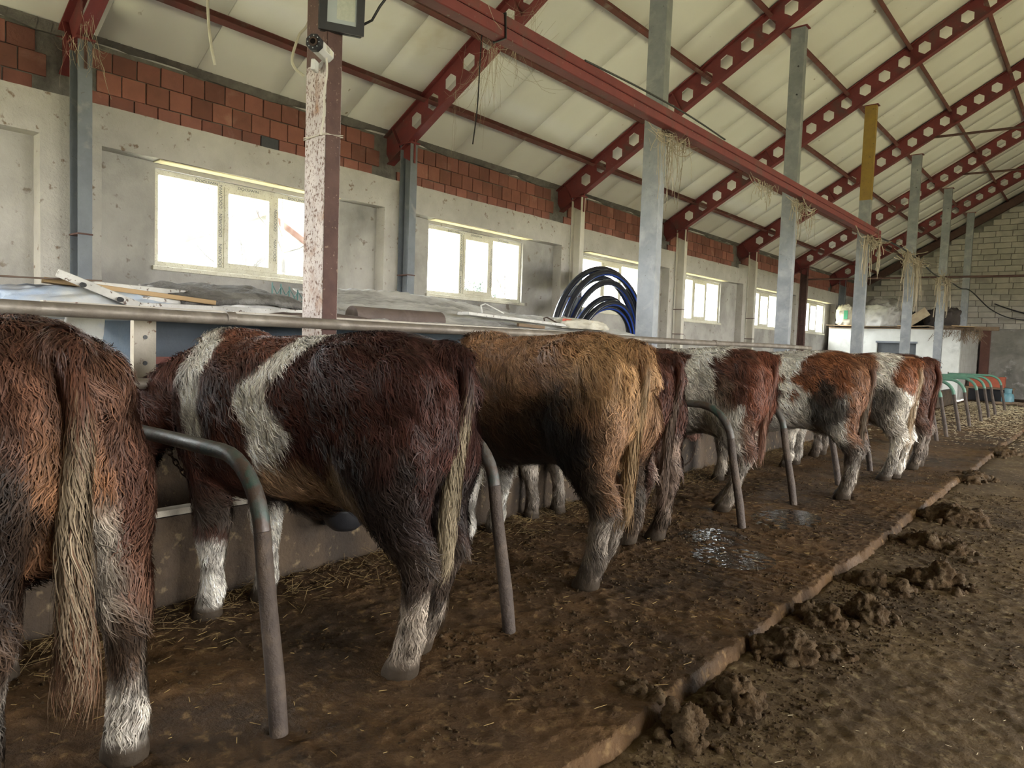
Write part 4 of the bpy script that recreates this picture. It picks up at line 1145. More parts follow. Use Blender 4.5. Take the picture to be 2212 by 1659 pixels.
# ================================================================== stall fittings
def green_mat():
    m = mat('worn_green_paint', (0.030, 0.062, 0.048), (0.024, 0.040, 0.034), 8, 0.45, 0.15, 60, c3=(0.075, 0.068, 0.060), s3=4.5, t3=(0.40, 0.54), c4=(0.060, 0.040, 0.030), s4=16, t4=(0.50, 0.60), rvar=0.1, metal=0.1)
    return m
M_GREEN = green_mat()
M_GREENF = mat('pale_green_paint', (0.10, 0.22, 0.155), (0.075, 0.17, 0.12), 8, 0.5, 0.1, 60, c4=(0.10, 0.10, 0.07), s4=12, t4=(0.62, 0.70))
M_MUDPIPE = mat('mud_caked_pipe', (0.060, 0.041, 0.029), (0.038, 0.025, 0.018), 12, 0.7, 0.5, 60, c3=(0.085, 0.059, 0.040), s3=7, t3=(0.52, 0.66))
DIV = [1.33, 2.56, 5.36, 6.54, 7.92, 9.22, 13.45, 14.35, 15.72, 17.02, 18.70, 20.0, 21.2, 23.3]
DLAB = ['green and rust bent pipe stall divider between the nearest two cows', 'green bent pipe stall divider between the dark banded cow and the tan cow',
        'dark bent pipe divider in front of the white chestnut rumped cow',
        'brown bent pipe divider between the chestnut rumped and mottled cow', 'dark divider post behind the mottled cow\'s hind legs', 'dark divider post left of the mostly white cow\'s clean hocks']
DLAB += ['muddy green empty stall divider right behind the last cow', 'second empty stall divider beyond the last cow, muddy green', 'third empty stall divider beyond the last cow', 'fourth empty stall divider beyond the last cow',
         'fifth empty stall divider beyond the last cow', 'sixth empty stall divider beyond the last cow', 'seventh empty stall divider beyond the last cow', 'farthest green stall divider, beside the gas cylinder']
def divider(y, lb, far):
    e = empty('stall_divider', (-2.11, y, 0), label=lb, cat='stall divider', group='bent pipe stall dividers')
    xs = [(-1.36, 0.925)] + [(-0.40, 0.93)]
    pts = [(-1.40, 0, 0.93), (-0.85, 0, 0.935), (-0.42, 0, 0.935)]
    for i in range(1, 9):
        a = math.radians(90 - 82 * i / 8)
        pts.append((-0.42 + 0.29 * math.cos(a), 0, 0.645 + 0.29 * math.sin(a)))
    low = []
    r = 0.030
    MB().tube(pts, r, 14).build('pipe', M_GREENF if far else M_GREEN, e, smooth=True)
    MB().tube([pts[-1], (-0.105, 0, 0.52), (-0.072, 0, 0.36), (-0.035, 0, 0.18), (0.0, 0, -0.04)], [r, r * 1.01, r * 1.03, r * 1.09, r * 1.04], 14).build('muddy_leg', M_MUDPIPE, e, smooth=True)
    MB().box((-1.39, 0, 0.93), (0.012, 0.10, 0.10)).build('end_plate', M_MUDPIPE, e)
    return e
for i, y in enumerate(DIV): divider(y, DLAB[i], i >= 6)

def rail(name, x, z, r, y0, y1, lb, joints, m=M_PIPE):
    e = empty(name, (x, y0, z), label=lb, cat='rail')
    MB().tube([(0, q, 0.004 * math.sin(q * 1.3)) for q in np.linspace(0, y1 - y0, 14)], r, 16).build('pipe', m, e, smooth=True)
    for j in joints:
        MB().tube([(0, j - y0 - 0.025, 0.003), (0, j - y0 + 0.025, 0.003)], r * 1.14, 16).build('coupling', m, e, smooth=True)
    return e
rail('top_rail', -3.608, 1.455, 0.032, -1.0, 11.5, 'thick weathered pipe rail running above the cows\' backs', [1.93, 8.0])
rail('neck_rail', -3.62, 1.115, 0.027, -1.0, 11.5, 'dark pipe rail running below the thick rail, behind the cows\' necks', [4.5])
# cream painted angle on the feed side
e = empty('cream_rail', (-3.92, 1.15, 1.50), label='thin cream painted steel angle with rust, behind the flaking post', cat='rail')
MB().box((0, 2.2, 0.0), (0.045, 4.4, 0.006)).build('flat', M_CREAM, e)
MB().box((0.02, 2.2, -0.022), (0.006, 4.4, 0.045)).build('leg', M_CREAM, e)
e = empty('cream_upright', (-3.98, 1.65, -0.02), label='cream steel upright with bolt holes beside the dark blue panel', cat='upright')
MB().box((0, 0, 0.74), (0.006, 0.115, 1.48)).build('web', M_CREAM, e); MB().box((-0.02, -0.055, 0.74), (0.045, 0.006, 1.48)).build('flange', M_CREAM, e)
for z in (1.22, 1.36): MB().tube([(0.0, 0.0, z), (0.006, 0.0, z)], 0.012, 10).build('bolt', M_BLACK, e)
e = empty('cream_upright', (-3.95, 4.6, -0.02), label='short beige upright under the rail, left of the tan cow\'s back', cat='upright')
MB().box((0, 0, 0.72), (0.05, 0.07, 1.44)).build('web', M_CREAM, e, bevel=0.004); MB().box((0, 0, 1.43), (0.09, 0.11, 0.01)).build('cap', M_CREAM, e)

# pale board on the manger lip
o = rough_box('manger_board', (-3.56, 1.36, 0.468), (-3.49, 1.98, 0.50), 0.03, 0.004, mat('pale_board', (0.42, 0.38, 0.31), (0.33, 0.29, 0.23), 12, 0.8, 0.4, 60), nscale=9, label='pale wooden board lying on the manger lip behind the nearest divider', cat='board')

# black water bowl on the manger wall
e = empty('water_bowl', (-3.335, 2.50, 0.37), label='black plastic drinking bowl fixed to the manger wall under the banded cow', cat='water bowl')
b = MB(); b.lathe([(0.001, -0.105), (0.07, -0.10), (0.105, -0.07), (0.128, -0.02), (0.136, 0.03), (0.142, 0.032), (0.142, 0.022), (0.132, 0.02), (0.122, -0.02), (0.10, -0.06), (0.06, -0.085), (0.001, -0.09)], 28)
b.build('bowl', M_BLACK, e, smooth=True)
MB().box((-0.145, 0, -0.02), (0.03, 0.10, 0.16)).build('bracket', M_BLACK, e, bevel=0.004)
b = MB(); b.tube([(-0.10, 0.0, -0.05), (-0.06, 0, 0.0), (-0.05, -0.01, 0.05)], 0.02, 10); b.build('valve_tongue', M_BLACK, e, smooth=True)

def chain(pts, name, lb):
    e = empty(name, pts[0], label=lb, cat='chain')
    P = cat_rom(np.array(pts) - np.array(pts[0]), 6)
    d = np.r_[0, np.cumsum(np.linalg.norm(np.diff(P, axis=0), axis=1))]
    n = max(3, int(d[-1] / 0.030)); link_me = None
    mb = MB(); mb.tube([(0.021 * math.cos(a), 0.011 * math.sin(a), 0) for a in np.linspace(0, 2 * math.pi, 13)], 0.0038, 6, caps=False)
    link_me = mb.mesh('link', M_CHAIN, smooth=True)
    for i in range(n):
        s = (i + 0.5) / n * d[-1]
        q = np.array([np.interp(s, d, P[:, k]) for k in range(3)]); q2 = np.array([np.interp(min(s + 0.01, d[-1]), d, P[:, k]) for k in range(3)]); q1 = np.array([np.interp(s - 0.01, d, P[:, k]) for k in range(3)])
        o = share('link', link_me, q, e)
        t = Vector(q2 - q1); rot = t.to_track_quat('X', 'Z'); o.rotation_mode = 'QUATERNION'
        o.rotation_quaternion = rot @ Matrix.Rotation(math.pi / 2 * (i % 2) + 0.3, 3, 'X').to_quaternion()
    return e
chain([(-3.49, 1.80, 0.45), (-3.47, 1.72, 0.55), (-3.48, 1.60, 0.72), (-3.50, 1.56, 0.80)], 'tie_chain', 'rusty tie chain hanging by the nearest cow\'s manger board')
chain([(-3.47, 6.72, 0.45), (-3.40, 6.74, 0.22), (-3.33, 6.80, 0.17), (-3.28, 6.86, 0.24), (-3.26, 6.88, 0.38)], 'tie_chain', 'rusty tie chain looping below the white muzzle')
chain([(-3.48, 8.15, 0.47), (-3.46, 8.2, 0.36), (-3.46, 8.28, 0.33)], 'tie_chain', 'short rusty tie chain on the manger wall beyond the mottled cow')

# ================================================================== feed wagon and the clutter on it
M_BLUE = mat('dark_blue_panel', (0.022, 0.045, 0.075), (0.016, 0.032, 0.055), 5, 0.5, 0.1, 40, c3=(0.05, 0.07, 0.09), s3=3, t3=(0.55, 0.75))
M_STRIPE = mat('red_stripe', (0.28, 0.085, 0.065), (0.22, 0.065, 0.05), 8, 0.6, 0.1)
M_WSTEEL = mat('chipped_white_steel', (0.60, 0.59, 0.56), (0.46, 0.45, 0.43), 10, 0.6, 0.15, 50, c4=(0.13, 0.09, 0.07), s4=32, t4=(0.62, 0.68))
M_FELT = mat('grey_felt', (0.20, 0.19, 0.175), (0.12, 0.112, 0.105), 14, 0.95, 0.9, 60, c3=(0.30, 0.29, 0.27), s3=4, t3=(0.52, 0.7))
M_BROWNT = mat('brown_tarp', (0.12, 0.085, 0.07), (0.085, 0.06, 0.05), 6, 0.7, 0.3, 20, c3=(0.17, 0.13, 0.11), s3=3, t3=(0.5, 0.7))
M_PALET = mat('pale_blue_tarp', (0.42, 0.48, 0.56), (0.28, 0.36, 0.50), 3, 0.75, 0.5, 9, c3=(0.52, 0.53, 0.52), s3=2.2, t3=(0.45, 0.6))
M_DUSTY = mat('dusty_woven_sheet', (0.46, 0.45, 0.42), (0.26, 0.25, 0.235), 22, 0.95, 0.9, 60, c3=(0.55, 0.54, 0.51), s3=3, t3=(0.45, 0.6), stretch=(1, 0.35, 1))
M_CARD = mat('cardboard', (0.16, 0.11, 0.085), (0.12, 0.085, 0.065), 6, 0.9, 0.2)
M_PLANK = mat('yellow_pine', (0.48, 0.33, 0.18), (0.40, 0.27, 0.14), 10, 0.8, 0.3, stretch=(1, 0.2, 1))
M_SACK = mat('woven_white_sack', (0.62, 0.59, 0.50), (0.52, 0.48, 0.39), 7, 0.8, 0.5, 30, c3=(0.50, 0.40, 0.22), s3=5, t3=(0.58, 0.7))
M_GREYSACK = mat('grey_dusty_sack', (0.36, 0.345, 0.315), (0.27, 0.255, 0.23), 6, 0.85, 0.6, 14, c3=(0.20, 0.185, 0.165), s3=4, t3=(0.5, 0.7))

e = empty('feed_wagon', (-4.95, 3.3, -0.02), label='dark blue feed wagon with two red stripes behind the pipe rails', cat='wagon')
MB().span((0.52, -1.52, 0.62), (0.55, 2.75, 1.47)).build('side_panel', M_BLUE, e, bevel=0.004)
MB().span((-0.55, -1.52, 0.62), (-0.52, 2.75, 1.47)).build('side_panel', M_BLUE, e, bevel=0.004)
MB().span((-0.52, -1.52, 0.62), (0.52, -1.49, 1.47)).build('end_panel', M_BLUE, e, bevel=0.004)
MB().span((-0.52, 2.72, 0.62), (0.52, 2.75, 1.47)).build('end_panel', M_BLUE, e, bevel=0.004)
MB().span((-0.56, -1.55, 0.56), (0.56, 2.78, 0.62)).build('chassis', M_BLACK, e)
MB().span((-0.50, -1.48, 1.40), (0.50, 2.71, 1.46)).build('deck', M_WOOD, e)
for z0 in (1.195, 1.13): MB().span((0.545, -1.52, z0), (0.556, 2.75, z0 + 0.045)).build('stripe', M_STRIPE, e)
for sx in (-0.45, 0.45):
    for sy in (-0.9, 2.1):
        w = MB(); w.lathe([(0.001, -0.07), (0.10, -0.07), (0.12, -0.04), (0.25, -0.07), (0.295, -0.05), (0.30, 0.0), (0.295, 0.05), (0.25, 0.07), (0.12, 0.04), (0.10, 0.07), (0.001, 0.07)], 24)
        wo = w.build('wheel', M_BLACK, e, smooth=True); wo.rotation_euler = (0, math.pi / 2, 0); wo.location = (sx, sy, 0.30)
for y in (-0.1, 1.3): MB().box((0.56, y, 1.04), (0.025, 0.06, 0.84)).build('rib', M_BLUE, e)

def sheet(name, P0, U, Vv, nu, nv, amp, ns, thick, m, drop=None, edge=0.0, **kw):
    """a crumpled sheet with real thickness: corner, two edge vectors, relief"""
    P0, U, Vv = np.array(P0, float), np.array(U, float), np.array(Vv, float)
    I, J = np.meshgrid(np.linspace(0, 1, nu + 1), np.linspace(0, 1, nv + 1), indexing='ij')
    s, t = I.ravel(), J.ravel()
    P = P0 + s[:, None] * U + t[:, None] * Vv
    nrm = np.cross(U, Vv); nrm = nrm / np.linalg.norm(nrm); nrm = nrm * np.sign(nrm[2] if abs(nrm[2]) > 1e-6 else 1)
    seed = abs(hash(name)) % 97 if False else len(name) * 7.7
    h = (np.abs(fbm(P * ns + seed, 4) - 0.5) * 2.0) * amp
    if edge:
        P = P + edge * (np.c_[fbm(P * 5 + 3, 3), fbm(P * 5 + 40, 3), np.full(len(P), 0.5)] - 0.5) * 2
    P = P + nrm * h[:, None]
    if drop is not None: P[:, 2] += drop(s, t)
    Q = P - nrm * thick
    n = len(P); k = nv + 1
    A = (np.arange(nu)[:, None] * k + np.arange(nv)[None, :]).ravel()
    F = [np.c_[A, A + k, A + k + 1, A + 1], np.c_[A, A + 1, A + k + 1, A + k] + n]
    e1 = np.arange(nv); F.append(np.c_[e1, e1 + 1, e1 + 1 + n, e1 + n]); e1 = e1 + nu * k; F.append(np.c_[e1 + 1, e1, e1 + n, e1 + 1 + n])
    e2 = np.arange(nu) * k; F.append(np.c_[e2 + k, e2, e2 + n, e2 + k + n]); e2 = e2 + nv; F.append(np.c_[e2, e2 + k, e2 + k + n, e2 + n])
    return np_mesh(name, np.r_[P, Q], np.concatenate(F), m, smooth=True, **kw)

def lump(name, c, r, m, amp=0.15, ns=3.0, flat=0.5, res=(36, 20), rotz=0.0, parent=None, seed=0, smooth=True, **kw):
    """a sack-like closed body: squashed ball with folds, flattened underside"""
    nu, nv = res
    th = np.linspace(0, 2 * np.pi, nu, endpoint=False); ph = np.linspace(-np.pi / 2, np.pi / 2, nv + 2)[1:-1]
    T, F_ = np.meshgrid(th, ph)
    d = np.c_[(np.cos(F_) * np.cos(T)).ravel(), (np.cos(F_) * np.sin(T)).ravel(), np.sin(F_).ravel()]
    d = np.r_[d, [[0, 0, -1], [0, 0, 1]]]
    e_ = 0.72
    D = np.sign(d) * np.abs(d) ** e_
    n_ = fbm(d * ns + seed * 3.3, 4) - 0.5; n2_ = np.abs(fbm(d * ns * 2.1 + seed + 9, 3) - 0.5)
    V = D * np.array(r) * (1 + amp * 2 * n_[:, None] - amp * 1.2 * n2_[:, None])
    V[:, 2] = np.maximum(V[:, 2], -r[2] * flat)
    V[:, 2] += r[2] * flat
    ca, sa = math.cos(rotz), math.sin(rotz)
    V = np.c_[V[:, 0] * ca - V[:, 1] * sa, V[:, 0] * sa + V[:, 1] * ca, V[:, 2]]
    f = []
    for i in range(nv - 1):
        for j in range(nu):
            a, b = i * nu + j, i * nu + (j + 1) % nu
            f.append((a, b, b + nu)); f.append((a, b + nu, a + nu))
    s0, s1 = nv * nu, nv * nu + 1
    for j in range(nu):
        f.append((s0, (j + 1) % nu, j)); f.append((s1, (nv - 1) * nu + j, (nv - 1) * nu + (j + 1) % nu))
    o = np_mesh(name, V, f, m, parent, smooth=smooth, **kw)
    o.location = c
    return o

ZD = 1.44
lump('tarpaulin', (-4.72, 1.62, ZD - 0.01), (0.36, 0.55, 0.13), M_PALET, 0.16, 4, 0.5, (60, 30), 0.05, seed=2, label='crumpled pale blue tarpaulin heaped on the wagon, under the cardboard', cat='tarpaulin')
sheet('tarpaulin_corner', (-4.375, 1.36, 1.10), (0.0, 0.20, 0.0), (0.03, 0.03, 0.36), 10, 16, 0.03, 9, 0.004, M_PALET, label='pale blue cloth corner hanging down beside the cream upright', cat='cloth')
sheet('cardboard_sheet', (-4.95, 0.98, 1.655), (0.42, 0.0, -0.02), (0.10, 0.62, 0.015), 6, 10, 0.012, 5, 0.008, M_CARD, label='dark cardboard sheet jutting out over the pale blue tarpaulin', cat='cardboard')
MB().bar((-4.62, 1.36, 1.64), (-4.42, 2.25, 1.565), 0.16, 0.028).build('pine_plank', M_PLANK, bevel=0.003, label='yellowish pine plank under the white steel frame', cat='plank')
# white folding steel frame
e = empty('steel_frame', (-4.40, 1.40, 1.52), label='chipped white folding steel frame with bolts, lying across the wagon top', cat='frame')
def loc(p): return (p[0] + 4.40, p[1] - 1.40, p[2] - 1.52)
MB().bar(loc((-4.42, 1.37, 1.675)), loc((-4.28, 1.74, 1.515)), 0.022, 0.045).build('strut', M_WSTEEL, e, bevel=0.003)
MB().bar(loc((-4.28, 1.74, 1.515)), loc((-4.30, 2.95, 1.535)), 0.025, 0.04).build('side_bar', M_WSTEEL, e, bevel=0.003)
MB().bar(loc((-4.42, 1.68, 1.56)), loc((-4.50, 2.95, 1.57)), 0.025, 0.035).build('side_bar', M_WSTEEL, e, bevel=0.003)
MB().bar(loc((-4.55, 1.52, 1.635)), loc((-4.75, 2.8, 1.62)), 0.025, 0.035).build('side_bar', M_WSTEEL, e, bevel=0.003)
MB().bar(loc((-4.70, 1.95, 1.625)), loc((-4.44, 2.02, 1.565)), 0.02, 0.03).build('cross_bar', M_WSTEEL, e, bevel=0.003)
MB().bar(loc((-4.72, 2.25, 1.62)), loc((-4.46, 2.40, 1.57)), 0.02, 0.03).build('cross_bar', M_WSTEEL, e, bevel=0.003)
for p in ((-4.385, 1.50, 1.615), (-4.315, 1.665, 1.545)):
    MB().tube([loc(p), loc((p[0] + 0.035, p[1] - 0.03, p[2]))], 0.014, 10).build('bolt', M_BLACK, e, smooth=True)
sheet('felt_mat', (-4.42, 2.05, 1.585), (-0.75, 0.05, 0.10), (0.0, 0.98, 0.03), 26, 34, 0.05, 5, 0.035, M_FELT, edge=0.05, label='matted grey felt piled on the white steel frame below the first window', cat='mat',
      drop=lambda s, t: -0.07 * np.clip((t - 0.8) / 0.2, 0, 1) ** 2 - 0.03 * np.clip((0.15 - s) / 0.15, 0, 1) + 0.03 * np.sin(t * 3.1))
lump('brown_tarp_bundle', (-4.36, 2.96, ZD - 0.01), (0.12, 0.56, 0.075), M_BROWNT, 0.12, 5, 0.55, (50, 24), 0.0, seed=4, label='brown folded tarp lying along the rail behind the flaking post', cat='tarp')
e = empty('rolled_carpet', (-4.62, 3.45, 1.55), label='brown rolled carpet end sticking out right of the flaking post', cat='carpet')
MB().tube([(0.05, 0, 0.0), (0.02, 0.5, -0.01), (0.0, 1.0, 0.0)], [0.075, 0.085, 0.08], 18).build('roll', M_BROWNT, e, smooth=True)
MB().tube([(0.0, 1.0, 0.0), (0.0, 1.004, 0.0)], 0.066, 18).build('roll_end', M_WOOD, e)
# little green wire fence panel
M_TEAL = mat('teal_wire', (0.06, 0.16, 0.15), None, 10, 0.5, 0)
e = empty('wire_basket', (-5.0, 3.02, 1.62), label='small teal wire garden fence standing on the felt by the flaking post', cat='wire fence')
zt = [0.16, 0.155, 0.14, 0.12, 0.07, 0.09]
for i in range(6): MB().tube([(0, i * 0.075, -0.06), (0, i * 0.075, zt[i])], 0.007, 6).build('stake', M_TEAL, e)
for i in range(5):
    MB().tube([(0, i * 0.075, 0.0), (0.004, i * 0.075 + 0.075, zt[i + 1] * 0.85)], 0.0035, 5).build('wire', M_TEAL, e)
    MB().tube([(0, i * 0.075, zt[i] * 0.9), (0.004, i * 0.075 + 0.075, 0.01)], 0.0035, 5).build('wire', M_TEAL, e)
MB().tube([(0.02, 0.1, -0.01), (0.03, 0.25, -0.0), (0.05, 0.38, -0.07)], 0.012, 8).build('hoop', M_TEAL, e, smooth=True)
# loaded stack under a dusty sheet further along
M_HAY = mat('hay_bale', (0.26, 0.20, 0.10), (0.18, 0.13, 0.07), 20, 0.95, 0.9)
bl = rough_box('straw_stack', (-5.9, 6.15, -0.02), (-4.45, 7.6, 1.40), 0.12, 0.03, M_HAY, nscale=4, label='dark straw stack behind the rail right of the wagon', cat='straw stack')
sheet('dusty_sheet', (-4.40, 3.55, 1.485), (-1.15, 0.0, 0.28), (0.0, 4.1, 0.02), 36, 110, 0.045, 6, 0.012, M_DUSTY, edge=0.03, label='dusty grey woven sheet spread over the wagon load, right of the flaking post', cat='sheet',
      drop=lambda s, t: 0.07 * np.sin(t * 5.5) * s + 0.05 * np.clip(0.25 - t, 0, 1) * s)
MB().bar((-4.62, 4.75, 1.635), (-4.55, 6.6, 1.57), 0.16, 0.03).build('white_board', M_WSTEEL, bevel=0.004, label='long chipped white board lying on the dusty sheet', cat='board')
b = MB(); b.tube([(-4.72, 5.12, 1.66), (-4.72, 5.10, 1.73), (-4.72, 5.16, 1.75), (-4.70, 5.42, 1.67)], 0.008, 8); b.build('wire_hook', M_WSTEEL, smooth=True, label='bent white wire hook on the long white board', cat='wire')
b = MB(); b.tube([(-4.62, 6.0, 1.60), (-4.62, 5.98, 1.65), (-4.62, 6.03, 1.66), (-4.60, 6.22, 1.60)], 0.008, 8); b.build('wire_hook', M_CHAIN, smooth=True, label='small dark wire loop beside the white and orange sack', cat='wire')
MB().bar((-4.45, 5.35, 1.555), (-4.44, 5.75, 1.545), 0.03, 0.03).build('dark_batten', M_WOOD, label='short dark batten on the dusty sheet edge', cat='batten')
s_ = lump('feed_sack', (-4.62, 6.62, 1.555), (0.20, 0.46, 0.085), M_SACK, 0.28, 4, 0.4, (48, 24), 0.05, seed=9, label='empty white and ochre feed sack at the right end of the dusty sheet', cat='sack')
MB().tube([(0.10, -0.42, 0.085), (0.12, -0.20, 0.075)], [0.02, 0.016], 8).build('red_print_band', mat('red_print', (0.55, 0.10, 0.06), None, 8, 0.7, 0), s_, smooth=True)

# ================================================================== big coil of black water pipe against the wall
e = empty('pipe_coil', (-6.72, 10.2, 0.0), label='coil of glossy black and blue water pipe leaning by the third window', cat='pipe coil')
M_HOSE = mat('black_pe_pipe', (0.012, 0.013, 0.018), (0.018, 0.02, 0.028), 6, 0.22, 0.0)
M_BSTR = mat('blue_pipe_stripe', (0.02, 0.06, 0.34), None, 6, 0.3, 0)
loops = [(1.27, 1.31, 0.0, 0.0), (1.22, 1.28, 0.10, 0.02), (1.16, 1.235, 0.0, 0.0), (1.12, 1.20, 0.11, 0.03), (0.97, 1.07, 0.02, 0.10), (0.93, 1.03, 0.12, 0.10), (0.89, 0.995, 0.04, 0.13)]
for q, (ry, rz_, dx, dy) in enumerate(loops):
    mb = MB(); n = 64; pts = []
    for i in range(n + 1):
        a = 2 * math.pi * i / n
        pts.append((dx + 0.03 * math.sin(a * 2 + q) + 0.10 * math.sin(a), dy + ry * math.cos(a) * 1.02, rz_ + 0.045 + (rz_) * math.sin(a)))
    k0 = len(mb.f)
    mb.tube(pts, 0.050, 12, caps=False)
    mb.m = [1 if (i % 12) in (2, 8) else 0 for i in range(len(mb.f))]
    mb.build('pipe_turn', [M_HOSE, M_BSTR], e, smooth=True)

# ================================================================== floodlight, camera, cables on the first post
PX0, PY0 = XP, YK[1] + 0.07
e = empty('floodlight', (-3.60, 2.60, 3.33), label='black floodlight with grey glass on the flaking post, cut by the top edge', cat='floodlight')
rz = math.radians(-28)
e.rotation_euler = (0, math.radians(6), rz)
M_LGLASS = mat('grey_led_glass', (0.42, 0.46, 0.47), (0.36, 0.40, 0.41), 3, 0.25, 0)
M_LED = mat('led_array', (0.46, 0.48, 0.40), (0.38, 0.40, 0.33), 60, 0.5, 0.2)
MB().span((-0.03, -0.13, -0.16), (0.02, 0.13, 0.20)).build('housing', M_BLACK, e, bevel=0.012)
b = MB()
for (y0, y1, z0, z1) in ((-0.13, 0.13, -0.16, -0.115), (-0.13, 0.13, 0.155, 0.20), (-0.13, -0.085, -0.115, 0.155), (0.085, 0.13, -0.115, 0.155)): b.span((0.02, y0, z0), (0.035, y1, z1))
b.build('bezel', M_BLACK, e)
MB().span((0.02, -0.085, -0.115), (0.027, 0.085, 0.155)).build('glass', M_LGLASS, e)
MB().span((0.027, -0.03, -0.09), (0.0275, 0.075, 0.15)).build('led_plate', M_LED, e)
MB().box((-0.06, 0, 0.0), (0.06, 0.08, 0.12)).build('mounting_arm', M_BLACK, e)
MB().tube([(-0.02, 0.13, -0.08), (0.0, 0.18, -0.05), (0.02, 0.22, 0.03), (0.03, 0.26, 0.09), (0.03, 0.32, 0.10)], 0.008, 8).build('power_cable', M_BLACK, e, smooth=True)
MB().tube([(0.03, 0.26, 0.09), (0.02, 0.20, 0.08), (0.0, 0.14, 0.10)], 0.007, 8).build('power_cable', M_BLACK, e, smooth=True)

e = empty('security_camera', (-3.585, 2.44, 3.03), label='white bullet security camera with black face on the flaking post', cat='security camera')
e.rotation_euler = (0, math.radians(3), math.radians(32))
e.scale = (1.25, 0.95, 1.25)
M_CAMW = mat('camera_white', (0.62, 0.62, 0.60), (0.54, 0.54, 0.52), 10, 0.4, 0)
oct8 = [(0.036 * math.cos(a), 0.036 * math.sin(a)) for a in [math.pi / 8 + i * math.pi / 4 for i in range(8)]]
b = MB(); b.add([(x, -0.05, z) for x, z in oct8] + [(x, 0.12, z) for x, z in oct8], [tuple(range(8)), tuple(reversed(range(8, 16)))] + [(i, (i + 1) % 8, 8 + (i + 1) % 8, 8 + i) for i in range(8)])
b.build('body', M_CAMW, e, bevel=0.002)
b = MB(); b.add([(x * 1.06, -0.085, z * 1.06) for x, z in oct8] + [(x * 1.06, -0.045, z * 1.06) for x, z in oct8], [tuple(range(8)), tuple(reversed(range(8, 16)))] + [(i, (i + 1) % 8, 8 + (i + 1) % 8, 8 + i) for i in range(8)])
b.build('face_cap', M_BLACK, e, bevel=0.002)
b = MB(); b.tube([(0, -0.084, 0), (0, -0.092, 0)], 0.020, 20); b.build('lens_ring', M_CHAIN, e, smooth=True)
b = MB(); b.tube([(0, -0.09, 0), (0, -0.094, 0)], 0.012, 20); b.build('lens', M_EYE, e, smooth=True)
for i in range(8):
    a = i * math.pi / 4; MB().tube([(0.027 * math.cos(a), -0.084, 0.027 * math.sin(a)), (0.027 * math.cos(a), -0.087, 0.027 * math.sin(a))], 0.003, 6).build('infrared_led', M_LGLASS, e)
MB().span((0.0334, 0.0, -0.012), (0.0338, 0.10, 0.012)).build('sticker', M_PVC, e)
for q in range(4): MB().span((0.0338, 0.012 + 0.0 * q, -0.009 + 0.0055 * q), (0.034, 0.06 - 0.008 * (q % 2), -0.007 + 0.0055 * q)).build('sticker_line', M_PRINT, e)
MB().tube([(0, 0.12, 0), (0, 0.145, -0.005), (-0.04, 0.15, -0.04), (-0.055, 0.12, -0.05)], 0.013, 10).build('bracket_arm', M_CAMW, e, smooth=True)
MB().box((-0.05, 0.10, -0.055), (0.02, 0.07, 0.05)).build('bracket_foot', M_CAMW, e, bevel=0.004)
def cable(name, pts, r, m, lb, cat='cable'):
    P = cat_rom(pts, 7); mb = MB(); mb.tube([tuple(p) for p in P], r, 8)
    return mb.build(name, m, smooth=True, label=lb, cat=cat)
M_WCAB = mat('white_cable', (0.56, 0.53, 0.46), (0.46, 0.43, 0.36), 12, 0.6, 0)
cable('camera_cable', [(-3.60, 2.50, 3.0), (-3.62, 2.52, 2.92), (-3.635, 2.515, 2.80), (-3.635, 2.515, 2.68), (-3.64, 2.50, 2.56)], 0.0065, M_WCAB, 'white camera cable running down the flaking post')
cable('hanging_cable', [(-5.62, 2.78, rt(-5.62) - 0.0), (-5.6, 2.78, 4.2), (-5.6, 2.79, 3.85), (-5.6, 2.82, 3.62), (-5.6, 2.85, 3.50)], 0.012, M_WCAB, 'white cable end hanging straight from the roof, left of the flaking post')
cable('hanging_cable', [(-5.6, 3.80, rt(-5.6) - 0.0), (-5.6, 3.73, 4.30), (-5.6, 3.60, 3.98), (-5.6, 3.54, 3.78), (-5.6, 3.57, 3.70), (-5.6, 3.66, 3.665)], 0.012, M_WCAB, 'white cable curling at its end, next to the flaking post')
cable('black_cable', [(-3.53, 5.0, 3.76), (-3.52, 5.9, 3.79), (-3.52, 6.9, 3.80), (-3.52, 7.8, 3.77)], 0.009, M_BLACK, 'black cable draped along the top of the long red beam')
cable('sagging_cable', [(-3.60, 14.9, 3.66), (-3.60, 16.8, 3.70), (-3.60, 18.85, 3.66), (-3.60, 20.8, 3.50), (-3.60, 23.0, 3.52), (-3.60, 25.0, 3.47), (-3.60, 27.1, 3.55), (-3.2, 28.6, 3.05), (-2.7, 29.7, 2.8), (-2.0, 30.4, 2.75)], 0.017, M_BLACK, 'black cobwebbed cable sagging from the red beam across the far posts')
cable('sagging_cable', [(-3.3, 30.4, 3.35), (-2.9, 30.4, 3.18), (-2.2, 30.4, 2.95), (-1.4, 30.4, 2.8)], 0.02, M_BLACK, 'second black cable on the block gable at the right edge')
cable('hanging_cable', [(-6.05, 6.4, 5.1), (-6.02, 6.35, 4.7), (-6.05, 6.36, 4.2), (-6.05, 6.30, 3.75)], 0.008, M_BLACK, 'thin black wire hanging from the cobwebbed rafter')

# tie rods
for (y, xa, z, lb) in ((18.75, -3.42, 6.40, 'thin rusty tie rod under the fourth rafter, top right'), (22.9, -3.45, 6.40, 'thin rusty tie rod under the second last rafter, upper right'), (22.9, -7.45, 3.66, 'long thin tie rod crossing low in front of the block gable')):
    mb = MB(); mb.tube([(xa, y, z), (0, y, z - 0.09), (-xa, y, z)], 0.028, 8); mb.build('tie_rod', M_RUSTBROWN, smooth=True, label=lb, cat='tie rod')

